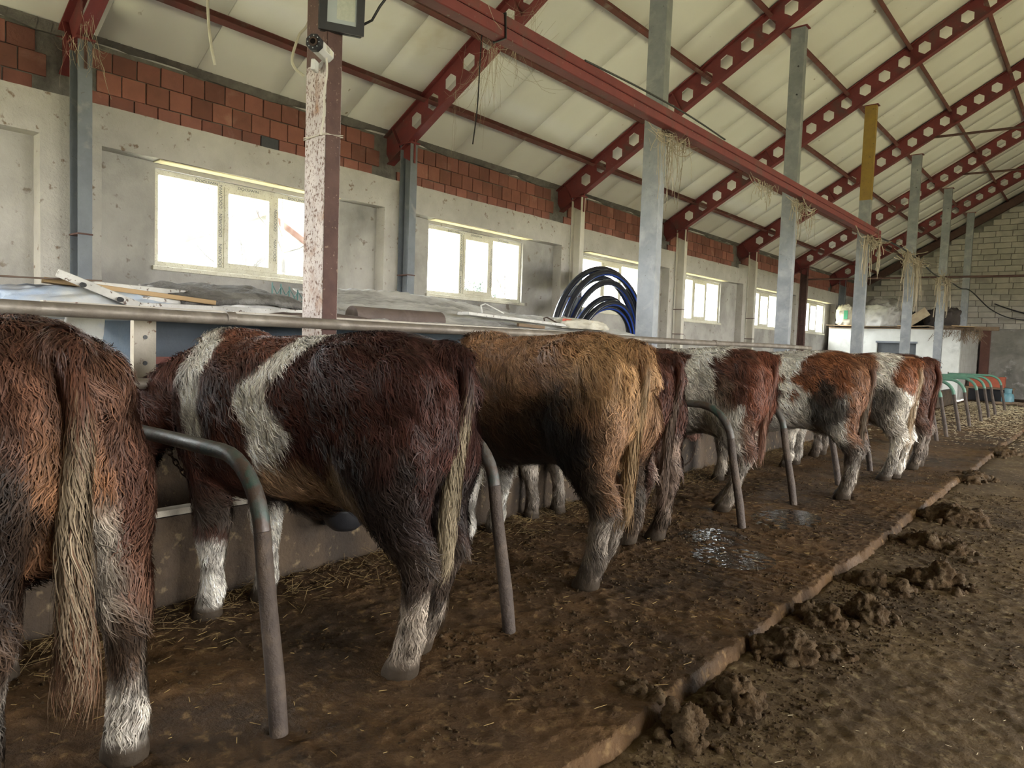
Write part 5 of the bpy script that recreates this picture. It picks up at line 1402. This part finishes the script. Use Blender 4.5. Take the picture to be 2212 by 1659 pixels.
# ================================================================== cobwebs
def cobweb(anchor, spread, drop, n, lb, seed, rad=0.0016):
    r = np.random.default_rng(seed); mb = MB()
    A = np.array(anchor, float)
    for i in range(n):
        p = A[r.integers(len(A))] + r.normal(0, 0.03, 3); q = A[r.integers(len(A))] + r.normal(0, 1, 3) * np.array(spread)
        hang = r.random() < 0.45
        if hang: q = p + np.array([r.normal(0, 0.04), r.normal(0, 0.05), -drop * r.uniform(0.15, 1.0)])
        sag = 0.0 if hang else r.uniform(0.02, 0.14)
        pts = []
        for k in range(6):
            t = k / 5
            pts.append(tuple(p * (1 - t) + q * t - np.array([0, 0, sag * 4 * t * (1 - t)]) + (r.normal(0, 0.006, 3) if 0 < k < 5 else 0)))
        mb.tube(pts, rad * r.uniform(0.6, 1.8), 3, caps=False)
    return mb.build('cobweb', M_WEB, label=lb, cat='cobweb', group='cobwebs on the steelwork', kind='stuff')
cobweb([(-3.66, 4.0, 3.58), (-5.3, 6.45, 5.15), (-5.9, 6.5, 4.85), (-4.3, 5.0, 4.1)], (0.30, 0.45, 0.30), 0.5, 80, 'ragged cobwebs between the long red beam and the cobwebbed rafter', 1, 0.0010)
cobweb([(-6.1, 6.45, 4.75), (-6.5, 6.45, 4.5), (-6.0, 6.4, 4.6)], (0.15, 0.1, 0.2), 0.9, 40, 'cobweb hanging in threads from the rafter left of the second window', 2, 0.0011)
cobweb([(-3.62, 6.50, 3.56), (-3.62, 6.72, 3.56), (-3.62, 7.0, 3.58)], (0.06, 0.25, 0.06), 0.75, 90, 'thick cobweb where the red beam meets the nearest galvanised post', 3, 0.0025)
cobweb([(-3.62, 9.2, 3.58), (-3.62, 9.5, 3.58)], (0.05, 0.3, 0.05), 0.3, 40, 'cobweb hanging under the red beam between the second and third galvanised post', 8, 0.0028)
cobweb([(-3.62, 10.5, 3.56), (-3.62, 10.8, 3.56), (-3.62, 11.3, 3.58)], (0.06, 0.3, 0.06), 0.55, 60, 'cobweb where the red beam meets the second galvanised post', 4, 0.003)
cobweb([(-3.60, 14.7, 3.58), (-3.60, 15.2, 3.6), (-3.6, 14.3, 3.58)], (0.08, 0.5, 0.10), 1.0, 90, 'shaggy cobweb at the end of the red beam on the ochre post', 5, 0.005)
cobweb([(-3.60, 18.6, 3.62), (-3.60, 19.0, 3.62), (-3.6, 17.6, 3.65)], (0.1, 0.6, 0.12), 1.3, 110, 'hanging cobweb curtain on the sagging cable at the fourth galvanised post', 6, 0.006)
cobweb([(-3.60, 22.7, 3.5), (-3.60, 23.1, 3.5), (-3.6, 21.6, 3.5)], (0.1, 0.6, 0.12), 1.1, 90, 'hanging cobweb curtain on the sagging cable in front of the shed', 7, 0.007)
cobweb([(-7.4, 2.4, 4.0), (-7.35, 2.6, 3.9), (-7.2, 2.45, 4.1)], (0.08, 0.12, 0.12), 0.45, 34, 'dense cobweb below the broken bracket on the nearest wall column', 9, 0.0013)
# ================================================================== shed at the far end and its clutter
M_SHEDW = mat('whitewash', (0.66, 0.67, 0.64), (0.56, 0.57, 0.54), 2.5, 0.9, 0.3, 20, c3=(0.40, 0.41, 0.39), s3=1.4, t3=(0.58, 0.75))
M_SHEDG = mat('grey_block_side', (0.40, 0.39, 0.355), (0.31, 0.30, 0.27), 3, 0.95, 0.4, 20)
YS = 26.0
e = empty('storage_shed', (-5.6, YS, -0.1), label='whitewashed block storage shed built in the far corner', cat='shed')
b = MB()
for (x0, x1, z0, z1) in ((-1.96, -0.42, 0, 2.36), (0.75, 1.96, 0, 2.36), (-0.42, 0.75, 0, 1.30), (-0.42, 0.75, 1.93, 2.36)): b.span((x0, 0, z0), (x1, 0.14, z1))
b.build('front_wall', M_SHEDW, e)
b = MB(); b.span((1.82, 0.14, 0), (1.96, 3.9, 2.36)); b.build('side_wall', M_SHEDG, e)
MB().span((-0.40, 0.10, 1.32), (0.73, 0.125, 1.91)).build('window_board', mat('opening_shade', (0.10, 0.11, 0.12), None, 4, 0.8, 0.2), e)  # dark sheet standing in for the shade inside the window opening
MB().span((-0.45, -0.03, 1.90), (0.78, 0.04, 1.96)).build('window_lintel', M_COLGREY, e)
MB().span((-1.96, -0.06, 2.36), (2.0, 3.9, 2.40)).build('roof_slab', M_WOOD, e)
blks = MB().box((0, 0, 0), (0.014, 0.37, 0.185)).mesh('block', M_SHEDG, bevel=0.005)
for r_ in range(11):
    for q in range(9):
        share('block', blks, (1.965, 0.36 + q * 0.39 + (0.19 if r_ % 2 else 0), 0.12 + r_ * 0.20), e)
# uneven boards laid on the roof edge
Mb = [M_WOOD, M_PLANK, mat('bleached_board', (0.44, 0.36, 0.25), (0.33, 0.26, 0.18), 8, 0.85, 0.3)]
random.seed(5)
x = -2.0; q = 0
RB_LAB = ['leftmost', 'second', 'third', 'fourth', 'fifth', 'sixth', 'seventh', 'rightmost']
while x < 1.9:
    wd = random.uniform(0.35, 0.7)
    MB().box((x + wd / 2, random.uniform(-0.02, 0.25), 2.415 + random.uniform(0, 0.05)), (wd, random.uniform(0.5, 0.9), 0.025), Matrix.Rotation(random.uniform(-0.05, 0.05), 3, 'Y')).build('roof_board', Mb[q % 3], e, bevel=0.003)
    x += wd * 0.9; q += 1
MB().box((2.1, 0.4, 2.43), (1.6, 0.2, 0.12), Matrix.Rotation(0.02, 3, 'Y')).build('roof_pole', M_WOOD, e)
r = np.random.default_rng(3); st = MB()
for i in range(160):
    xx = r.uniform(1.2, 2.5); yv = r.uniform(-0.15, 0.4); L_ = r.uniform(0.15, 0.5)
    st.tube([(xx, yv, 2.42), (xx + r.normal(0, 0.05), yv - r.uniform(0, 0.1), 2.40 - L_ * 0.4), (xx + r.normal(0, 0.1), yv - r.uniform(0, 0.1), 2.42 - L_)], 0.006, 3, caps=False)
st.build('hanging_thatch', M_WOOD, e, kind='stuff')
ZR = 2.36
def on(x, y, z=0.0): return (x, y, ZR + z)
s_ = lump('feed_sack', on(-7.15, 26.35), (0.28, 0.24, 0.42), M_SACK, 0.30, 4, 0.75, (48, 28), 0.2, seed=21, label='white feed sack with green print, leftmost on the shed roof', cat='sack')
MB().span((0.02, -0.27, 0.22), (0.14, -0.245, 0.52)).build('green_print', mat('green_print', (0.05, 0.30, 0.16), None, 6, 0.7, 0), s_)
lump('stuffed_sack', on(-6.05, 26.55), (0.62, 0.40, 0.50), mat('pale_dusty_sack', (0.47, 0.46, 0.44), (0.36, 0.35, 0.33), 5, 0.8, 0.6, 12), 0.30, 4.2, 0.55, (56, 32), -0.3, seed=23, label='big pale stuffed sack in the middle of the shed roof', cat='sack')
lump('plastic_bundle', on(-6.25, 27.5), (0.75, 0.5, 0.62), M_GREYSACK, 0.25, 3.5, 0.6, (44, 24), 0.2, seed=25, label='grey crumpled plastic bundle behind the big pale sack', cat='bundle')
MB().box(on(-4.98, 26.45, 0.30), (0.75, 0.05, 0.30), Matrix.Rotation(-0.62, 3, 'Y')).build('leaning_board', Mb[2], bevel=0.004, label='pale board leaning on the pile above the shed roof', cat='board')
lump('dark_bundle', on(-4.35, 27.2), (0.55, 0.4, 0.42), mat('dark_rag', (0.06, 0.048, 0.042), None, 5, 0.9, 0.5), 0.25, 3.5, 0.6, (40, 22), 0.0, seed=27, label='dark rag bundle at the right of the shed roof', cat='bundle')
lump('dark_bundle', on(-5.35, 28.0), (0.45, 0.35, 0.36), mat('dark_rag2', (0.05, 0.05, 0.052), None, 5, 0.9, 0.5), 0.25, 3.5, 0.6, (40, 22), 0.0, seed=28, label='black plastic heap behind the leaning board on the shed roof', cat='bundle')
b = MB(); b.lathe([(0.001, 0), (0.10, 0), (0.11, 0.05), (0.11, 0.16), (0.08, 0.20), (0.03, 0.22), (0.03, 0.26), (0.001, 0.26)], 16); o = b.build('plastic_can', mat('pale_blue_can', (0.35, 0.45, 0.50), None, 5, 0.5, 0), smooth=True, label='small pale blue can on the shed roof beside the leaning board', cat='can'); o.location = on(-4.35, 26.45)
# brick pier and items right of the shed
MB().span((-3.62, 30.3, -0.1), (-3.35, YEND, 2.45)).build('brick_pier', mat('brown_pier', (0.15, 0.07, 0.05), (0.11, 0.05, 0.04), 5, 0.9, 0.3), label='red brick pier between the shed and the grey gable wall', cat='pier')
M_REDBOX = mat('orange_red_box', (0.42, 0.10, 0.05), (0.34, 0.085, 0.045), 5, 0.6, 0.1)
e = empty('bench', (-3.05, 27.6, -0.1), label='dark low bench under the orange box, beside the shed', cat='bench')
MB().span((-0.55, -0.25, 0.52), (0.75, 0.25, 0.58)).build('top', M_WOOD, e, bevel=0.004)
for sx in (-0.5, 0.68):
    for sy in (-0.2, 0.2): MB().span((sx - 0.03, sy - 0.03, 0), (sx + 0.03, sy + 0.03, 0.52)).build('leg', M_WOOD, e)
MB().span((-0.5, 0.15, 0.05), (0.7, 0.2, 0.5)).build('back_board', M_BLACK, e)
e = empty('orange_box', (-3.05, 27.55, 0.48), label='orange red box on the low bench by the shed', cat='box')
MB().span((-0.45, -0.2, 0), (0.5, 0.2, 0.30)).build('body', M_REDBOX, e, bevel=0.01); MB().span((-0.46, -0.21, 0.28), (0.51, 0.21, 0.34)).build('lid', M_REDBOX, e, bevel=0.01)
e = empty('gas_cylinder', (-2.33, 26.2, -0.105), label='pale blue gas cylinder standing by the farthest stall divider', cat='gas cylinder')
M_GASB = mat('blue_gas_paint', (0.12, 0.26, 0.30), (0.09, 0.20, 0.24), 6, 0.5, 0.1)
b = MB(); b.lathe([(0.001, 0.04), (0.12, 0.04), (0.15, 0.08), (0.165, 0.16), (0.165, 0.36), (0.14, 0.44), (0.08, 0.48), (0.03, 0.49), (0.001, 0.49)], 24); b.build('body', M_GASB, e, smooth=True)
b = MB(); b.lathe([(0.13, 0.0), (0.13, 0.07), (0.12, 0.07), (0.12, 0.0)], 24); b.build('foot_ring', M_GASB, e, smooth=True)
b = MB(); b.lathe([(0.09, 0.46), (0.10, 0.60), (0.115, 0.61), (0.10, 0.62), (0.085, 0.60), (0.08, 0.46)], 24); b.build('collar', M_GASB, e, smooth=True)
b = MB(); b.tube([(0, 0, 0.47), (0, 0, 0.56)], 0.02, 10); b.tube([(-0.04, 0, 0.54), (0.05, 0, 0.54)], 0.012, 8); b.build('valve', M_CHAIN, e, smooth=True)
e = empty('wood_pile', (-1.85, 26.0, -0.1), label='low heap of firewood branches by the gable, at the right edge', cat='wood pile')
r = np.random.default_rng(12)
for i in range(14):
    L_ = r.uniform(0.5, 1.1); a = r.normal(0.2, 0.35); z = 0.05 + 0.16 * r.random(); c = np.array([r.normal(0.2, 0.25), r.normal(0, 0.25), z])
    d = np.array([math.cos(a), math.sin(a), r.normal(0, 0.05)]) * L_ / 2
    MB().tube([tuple(c - d), tuple(c + r.normal(0, 0.02, 3)), tuple(c + d)], [0.05, 0.045, 0.035], 8).build('branch', M_WOOD, e, smooth=True)
# rusty rafter beam along the gable
mb = MB(); mb.bar((-7.55, YEND - 0.12, rt(-7.55) - 0.22), (0, YEND - 0.12, rt(0) - 0.22), 0.16, 0.26); mb.build('gable_beam', M_RUSTBROWN, bevel=0.008, label='brown rusty beam along the slope of the block gable', cat='beam')

# ================================================================== outside: house, trees
M_HOUSE = mat('house_render', (0.16, 0.165, 0.18), None, 2, 0.9, 0.1)
M_TILE = mat('roof_tile', (0.10, 0.03, 0.028), None, 3, 0.8, 0.3)
M_BARK = mat('bare_bark', (0.035, 0.032, 0.03), None, 6, 0.9, 0.3)
e = empty('house', (-30.0, 16.2, -0.4), label='white gabled house with red tiled roof seen through the first window', cat='house')
b = MB(); b.add([(2, -4.2, 0), (2, 4.2, 0), (2, 4.2, 4.9), (2, 0.3, 6.95), (2, -4.2, 4.9), (-6, -4.2, 0), (-6, 4.2, 0), (-6, 4.2, 4.9), (-6, 0.3, 6.95), (-6, -4.2, 4.9)],
    [(0, 1, 2, 3, 4), (9, 8, 7, 6, 5), (0, 5, 6, 1), (1, 6, 7, 2), (2, 7, 8, 3), (3, 8, 9, 4), (4, 9, 5, 0)]); b.build('walls', M_HOUSE, e)
for ya, yb_, za, zb in ((-4.8, 0.3, 4.65, 7.0), (5.0, 0.3, 4.5, 7.0)):
    MB().bar((-2, ya, za), (-2, yb_, zb), 9.2, 0.22, up=(1, 0, 0) if False else (0, 0, 1)).build('roof_slope', M_TILE, e)
MB().span((-1.2, -1.4, 5.5), (-0.2, -0.5, 8.0)).build('chimney', M_HOUSE, e)
for y in (-2.2, 1.6):
    wdn = MB().span((1.98, y, 2.2), (2.04, y + 1.1, 3.5)).build('window', M_BLACK, e)
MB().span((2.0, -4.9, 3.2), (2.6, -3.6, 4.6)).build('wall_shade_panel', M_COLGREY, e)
def bare_tree(base, h, lb, seed, m=M_BARK, leafy=False):
    r = np.random.default_rng(seed)
    e = empty('bare_tree', base, label=lb, cat='tree', group='bare trees outside')
    tr = MB(); br = MB()
    top = np.array([r.normal(0, 0.15), r.normal(0, 0.15), h])
    P = cat_rom([(0, 0, 0), tuple(top * 0.35 + r.normal(0, 0.06, 3)), tuple(top * 0.7 + r.normal(0, 0.08, 3)), tuple(top)], 5)
    tr.tube([tuple(p) for p in P], list(np.linspace(0.11, 0.02, len(P))), 8); tr.build('trunk', m, e, smooth=True)
    def grow(p, d, L, rad, depth):
        pts = [p]; q = p.copy(); dd = d.copy()
        for k in range(4):
            dd = dd + r.normal(0, 0.16, 3) + np.array([0, 0, 0.05]); dd /= np.linalg.norm(dd); q = q + dd * L / 4; pts.append(q.copy())
        br.tube([tuple(x) for x in pts], list(np.linspace(rad, rad * 0.45, 5)), 5, caps=False)
        if depth:
            for k in range(3):
                s = pts[1 + r.integers(4)]; nd_ = dd + r.normal(0, 0.6, 3); nd_ /= np.linalg.norm(nd_); grow(s, nd_, L * 0.62, rad * 0.5, depth - 1)
    for k in range(11):
        t = r.uniform(0.3, 0.98); p = P[int(t * (len(P) - 1))]; a = r.uniform(0, 2 * math.pi)
        d = np.array([math.cos(a) * 0.6, math.sin(a) * 0.8, r.uniform(0.3, 1.0)]); d /= np.linalg.norm(d)
        grow(p, d, h * r.uniform(0.18, 0.34), 0.035 * (1.2 - t * 0.7), 2)
    br.build('branches', m, e, smooth=True)
    return e
bare_tree((-17.0, 9.0, -0.4), 6.4, 'bare thin tree outside the middle pane of the first window', 3)
bare_tree((-18.0, 11.5, -0.4), 6.4, 'bare tree outside the right pane of the first window', 8)
bare_tree((-23.0, 26.9, -0.4), 5.2, 'small bare tree low in the right pane of the second window', 15)
bare_tree((-30.0, 63.0, -0.4), 8.0, 'bare tree on the field outside the fourth window', 19)
# evergreen bush beyond the second window
e = empty('evergreen_bush', (-40.0, 42.4, -0.4), label='round green bush outside the middle pane of the second window', cat='bush')
M_LEAF = mat('dark_evergreen', (0.020, 0.036, 0.022), (0.012, 0.022, 0.014), 3, 0.8, 0)
MB().tube([(0, 0, 0), (0, 0, 4.2)], [0.2, 0.1], 8).build('trunk', M_BARK, e, smooth=True)
r = np.random.default_rng(31); n = 2600
d = r.normal(0, 1, (n, 3)); d /= np.linalg.norm(d, axis=1, keepdims=True); rr = r.random(n) ** 0.4
c = d * rr[:, None] * np.array([1.9, 1.9, 2.1]) * (0.8 + 0.4 * fbm(d * 3, 3)[:, None]) + np.array([0, 0, 4.7])
u = r.normal(0, 1, (n, 3)); u /= np.linalg.norm(u, axis=1, keepdims=True); v = np.cross(u, d); v /= np.linalg.norm(v, axis=1, keepdims=True) + 1e-6
V = np.stack([c - u * 0.14, c + v * 0.09, c + u * 0.14, c - v * 0.09], 1).reshape(-1, 3)
np_mesh('foliage', V, np.arange(n * 4).reshape(-1, 4), M_LEAF, e, smooth=False, kind='stuff')

# ================================================================== dung heaps, crumbs, straw
def dung_heap(c, size, nb, lb, seed, vox=0.010, folds=0.0):
    r = np.random.default_rng(seed); bm = bmesh.new()
    for i in range(nb):
        a, q = r.uniform(0, 2 * math.pi), r.random() ** 0.6
        rad = r.uniform(0.35, 0.75) * min(size[0], size[1]) * (1.0 if i else 1.15) * (0.7 if nb > 6 else 1)
        x, y = math.cos(a) * q * size[0] * 0.75, math.sin(a) * q * size[1] * 0.75
        hz = size[2] * r.uniform(0.6, 1.0) * (1 - 0.5 * q)
        mtx = Matrix.Translation((x, y, hz * 0.35)) @ Matrix.Diagonal((rad, rad * r.uniform(0.7, 1.1), hz * 0.75, 1))
        bmesh.ops.create_icosphere(bm, subdivisions=2, radius=1.0, matrix=mtx)
    for i in range(nb * 3):
        a, q = r.uniform(0, 2 * math.pi), r.uniform(0.6, 1.25); rad = r.uniform(0.012, 0.03)
        bmesh.ops.create_icosphere(bm, subdivisions=1, radius=rad, matrix=Matrix.Translation((math.cos(a) * q * size[0], math.sin(a) * q * size[1], rad * 0.3)))
    me = bpy.data.meshes.new('dung'); bm.to_mesh(me); bm.free()
    o = bpy.data.objects.new('tmp', me); COL.objects.link(o)
    md = o.modifiers.new('r', 'REMESH'); md.mode = 'VOXEL'; md.voxel_size = vox; md.use_smooth_shade = True
    dg = bpy.context.evaluated_depsgraph_get(); dg.update(); res = bpy.data.meshes.new_from_object(o.evaluated_get(dg)); bpy.data.objects.remove(o)
    V, N, T = mesh_np(res)
    W = V + np.array(c)
    amp = min(size[2] * 0.30, 0.040)
    h = (fbm(W * 22, 4) - 0.5) * 2 * amp + (0.5 - np.abs(fbm(W * 40 + 7, 3) - 0.5) * 4) * amp * 0.45
    h += folds * np.sin(W[:, 2] * 330 + 8 * fbm(W * 12, 2)) * 0.004
    h *= np.clip((V[:, 2] + 0.02) / 0.05, 0.1, 1)
    V = V + N * h[:, None]
    res.vertices.foreach_set('co', V.astype(np.float32).ravel())
    res.materials.clear(); res.materials.append(M_DUNG)
    o = bpy.data.objects.new('dung_heap', res); o.location = c; link(o)
    tag(o, lb, 'dung', 'dung heaps along the kerb')
    return o
ZA = -0.058
dung_heap((-1.10, 2.42, ZA), (0.095, 0.12, 0.19), 4, 'glossy folded dung lump nearest the camera, bottom edge', 1, 0.007, 1.0)
dung_heap((-1.06, 2.74, ZA), (0.10, 0.14, 0.17), 6, 'tall dung lump just behind the nearest glossy one', 2, 0.008, 0.4)
dung_heap((-1.36, 2.50, -0.01), (0.10, 0.06, 0.045), 5, 'small crusty dung on the platform edge left of the nearest lump', 22, 0.009)
dung_heap((-1.10, 3.38, ZA), (0.13, 0.14, 0.18), 6, 'big rounded dung heap with a dark hole, against the kerb', 3, 0.008)
dung_heap((-0.92, 3.55, ZA), (0.09, 0.08, 0.06), 7, 'crumbly low dung right of the big rounded heap', 33, 0.009)
dung_heap((-1.09, 3.94, ZA), (0.14, 0.11, 0.16), 7, 'lumpy dung heap on the kerb, second beyond the big rounded one', 4, 0.009)
dung_heap((-0.92, 4.20, ZA), (0.14, 0.12, 0.18), 5, 'rounded dung heap with a ring shaped fold, standing off the kerb', 5, 0.008)
dung_heap((-1.02, 4.80, ZA), (0.21, 0.13, 0.11), 14, 'long crumbly dung heap beyond the ring shaped one', 6, 0.010)
dung_heap((-0.74, 5.12, ZA), (0.18, 0.15, 0.16), 12, 'dark dung heap farthest out on the alley', 7, 0.010)
dung_heap((-0.93, 6.15, ZA), (0.27, 0.17, 0.14), 18, 'wide flat dung heap, fourth from the far end', 8, 0.012)
dung_heap((-0.66, 5.85, ZA), (0.05, 0.05, 0.05), 3, 'single small dung lump beside the wide flat heap', 28, 0.010)
dung_heap((-0.98, 7.35, ZA), (0.26, 0.30, 0.16), 20, 'broad dung heap on the kerb, third from the far end', 9, 0.014)
dung_heap((-1.20, 9.9, ZA), (0.22, 0.45, 0.13), 18, 'long dung heap on the kerb, second from the far end', 10, 0.018)
dung_heap((-0.95, 10.0, ZA), (0.06, 0.08, 0.06), 3, 'single dung lump right of the second farthest heap', 20, 0.014)
dung_heap((-1.16, 13.0, ZA), (0.22, 0.55, 0.13), 16, 'farthest dung heap where the wet floor ends', 11, 0.02)

def scatter(n, fn, size, seed, name, m, lb, cat):
    r = np.random.default_rng(seed); P = fn(r, n); n = len(P)
    base = np.array([(1, 0, 0), (-0.5, 0.87, 0), (-0.5, -0.87, 0), (0.1, 0, 0.9), (0, 0, -0.5)])
    F = np.array([(0, 1, 3), (1, 2, 3), (2, 0, 3), (1, 0, 4), (2, 1, 4), (0, 2, 4)])
    s = size[0] * (size[1] / size[0]) ** r.random(n) ** 1.0
    V = base[None] * s[:, None, None] * r.uniform(0.6, 1.4, (n, 5, 3))
    a = r.uniform(0, 6.28, n); ca, sa = np.cos(a)[:, None], np.sin(a)[:, None]
    V = np.stack([V[..., 0] * ca - V[..., 1] * sa, V[..., 0] * sa + V[..., 1] * ca, V[..., 2]], -1) + P[:, None]
    return np_mesh(name, V.reshape(-1, 3), (F[None] + np.arange(n)[:, None, None] * 5).reshape(-1, 3), m, smooth=True, kind='stuff', label=lb, cat=cat)
def pl(r, n):
    x = r.uniform(-3.4, -1.3, n); y = 0.3 + 9.5 * r.random(n) ** 1.3; P = np.c_[x, y]
    k = (n2(P, 2.2, 3, 41) + r.normal(0, 0.06, n)) > 0.50; P = P[k]
    return np.c_[P, plat_h(P)]
def al(r, n):
    x = np.where(r.random(n) < 0.55, -1.2 + np.abs(r.normal(0, 0.35, n)), r.uniform(-1.2, 0.6, n)); y = 1.2 + 9 * r.random(n) ** 1.2; P = np.c_[x, y]
    k = (n2(P, 2.0, 3, 43) + r.normal(0, 0.06, n)) > 0.50; P = P[k]
    return np.c_[P, alley_h(P)]
scatter(16000, pl, (0.003, 0.014), 51, 'dung_crumbs', M_DUNG, 'trampled dung crumbs scattered over the stall platform', 'crumbs')
scatter(12000, al, (0.003, 0.014), 52, 'dung_crumbs', M_DUNG, 'dry dung crumbs scattered over the alley beside the kerb', 'crumbs')

def straws(n, fn, hf, seed, lb, L=(0.02, 0.12), w=0.0022, up=0.12, m=M_STRAW):
    r = np.random.default_rng(seed); P = fn(r, n); n = len(P)
    z = hf(P) + r.random(n) * 0.012 + 0.002
    a = r.uniform(0, 2 * np.pi, n); ln = L[0] * (L[1] / L[0]) ** r.random(n)
    d = np.c_[np.cos(a), np.sin(a), r.normal(0, up, n)] * ln[:, None] / 2; s = np.c_[-np.sin(a), np.cos(a), np.zeros(n)] * w
    c = np.c_[P, z + np.abs(d[:, 2])]; u = np.array([0, 0, w])
    V = np.stack([c - d - s, c - d + s, c - d + u, c + d - s, c + d + s, c + d + u], 1).reshape(-1, 3)
    F = np.array([(0, 3, 5, 2), (1, 2, 5, 4), (0, 1, 4, 3)])
    return np_mesh('straw_litter', V, (F[None] + np.arange(n)[:, None, None] * 6).reshape(-1, 4), m, smooth=False, kind='stuff', label=lb, cat='straw')
M_STRAWD = mat('dirty_straw', (0.20, 0.135, 0.05), (0.11, 0.07, 0.03), 8, 0.85, 0)
straws(4500, lambda r, n: np.c_[-3.48 + np.abs(r.normal(0, 0.22, n)), r.uniform(0.2, 11, n)], plat_h, 61, 'loose straw lying along the foot of the manger wall', (0.015, 0.12), 0.0016, 0.3, M_STRAWD)
straws(700, lambda r, n: np.c_[r.uniform(-3.3, -1.3, n), r.uniform(0.3, 10, n)], plat_h, 62, 'sparse straw bits on the wet stall platform', (0.010, 0.06), 0.0013, 0.05)
M_CHAFF = mat('pale_chaff', (0.50, 0.42, 0.27), (0.38, 0.31, 0.19), 8, 0.9, 0)
straws(16000, lambda r, n: np.c_[r.uniform(-3.4, 0.9, n), 13.0 + 13.5 * np.sqrt(r.random(n)) + r.normal(0, 0.6, n)], lambda P: np.where(P[:, 0] < -1.2, plat_h(P), alley_h(P)), 63, 'pale chaff strewn over the dry floor at the far end', (0.015, 0.08), 0.0035, 0.03, M_CHAFF)
straws(500, lambda r, n: np.c_[r.uniform(-0.9, 0.7, n), 1.5 + 11 * r.random(n)], alley_h, 64, 'chaff flecks on the near alley floor', (0.006, 0.035), 0.0012, 0.03, M_CHAFF)

# wet patches on the platform
M_WET = bpy.data.materials.new('dirty_water'); M_WET.use_nodes = True
_b = M_WET.node_tree.nodes['Principled BSDF']; _b.inputs['Base Color'].default_value = (0.022, 0.015, 0.009, 1); _b.inputs['Roughness'].default_value = 0.12
_n = nd(M_WET.node_tree, 'ShaderNodeTexNoise'); _n.inputs['Scale'].default_value = 28; _bp = nd(M_WET.node_tree, 'ShaderNodeBump'); _bp.inputs['Strength'].default_value = 0.6; _bp.inputs['Distance'].default_value = 0.02
_g = nd(M_WET.node_tree, 'ShaderNodeNewGeometry'); M_WET.node_tree.links.new(_g.outputs['Position'], _n.inputs['Vector']); M_WET.node_tree.links.new(_n.outputs[0], _bp.inputs['Height']); M_WET.node_tree.links.new(_bp.outputs[0], _b.inputs['Normal'])
def puddle(c, rx, ry, seed, lb):
    r = np.random.default_rng(seed); nx = 120
    xs = np.linspace(c[0] - rx, c[0] + rx, nx); ys = np.linspace(c[1] - ry, c[1] + ry, nx)
    X, Y = np.meshgrid(xs, ys, indexing='ij'); P = np.c_[X.ravel(), Y.ravel()]
    lev = np.quantile(plat_h(P), 0.78)
    d = np.sqrt(((P[:, 0] - c[0]) / rx) ** 2 + ((P[:, 1] - c[1]) / ry) ** 2)
    z = lev - 0.02 * np.clip(d - 0.6, 0, 1) ** 2 + 0.0012 * (n2(P, 18, 2, seed) - 0.5) - 0.008 * np.clip(n2(P, 5, 3, seed + 2) - 0.52, 0, 1)
    I = (np.arange(nx - 1)[:, None] * nx + np.arange(nx - 1)[None, :]).ravel(); F = np.c_[I, I + nx, I + nx + 1, I + 1]
    k = d[F].max(1) < 1.0 + 0.0
    return np_mesh('puddle', np.c_[P, z], F[k], M_WET, smooth=True, label=lb, cat='puddle', group='wet patches on the platform')
puddle((-1.98, 5.95), 0.26, 0.42, 3, 'bright wet patch between the two dark dividers by the white cow')
puddle((-2.15, 4.9), 0.25, 0.30, 4, 'small wet patch left of the dark divider post')
puddle((-1.85, 4.55), 0.28, 0.28, 5, 'dull wet patch in the middle of the platform')
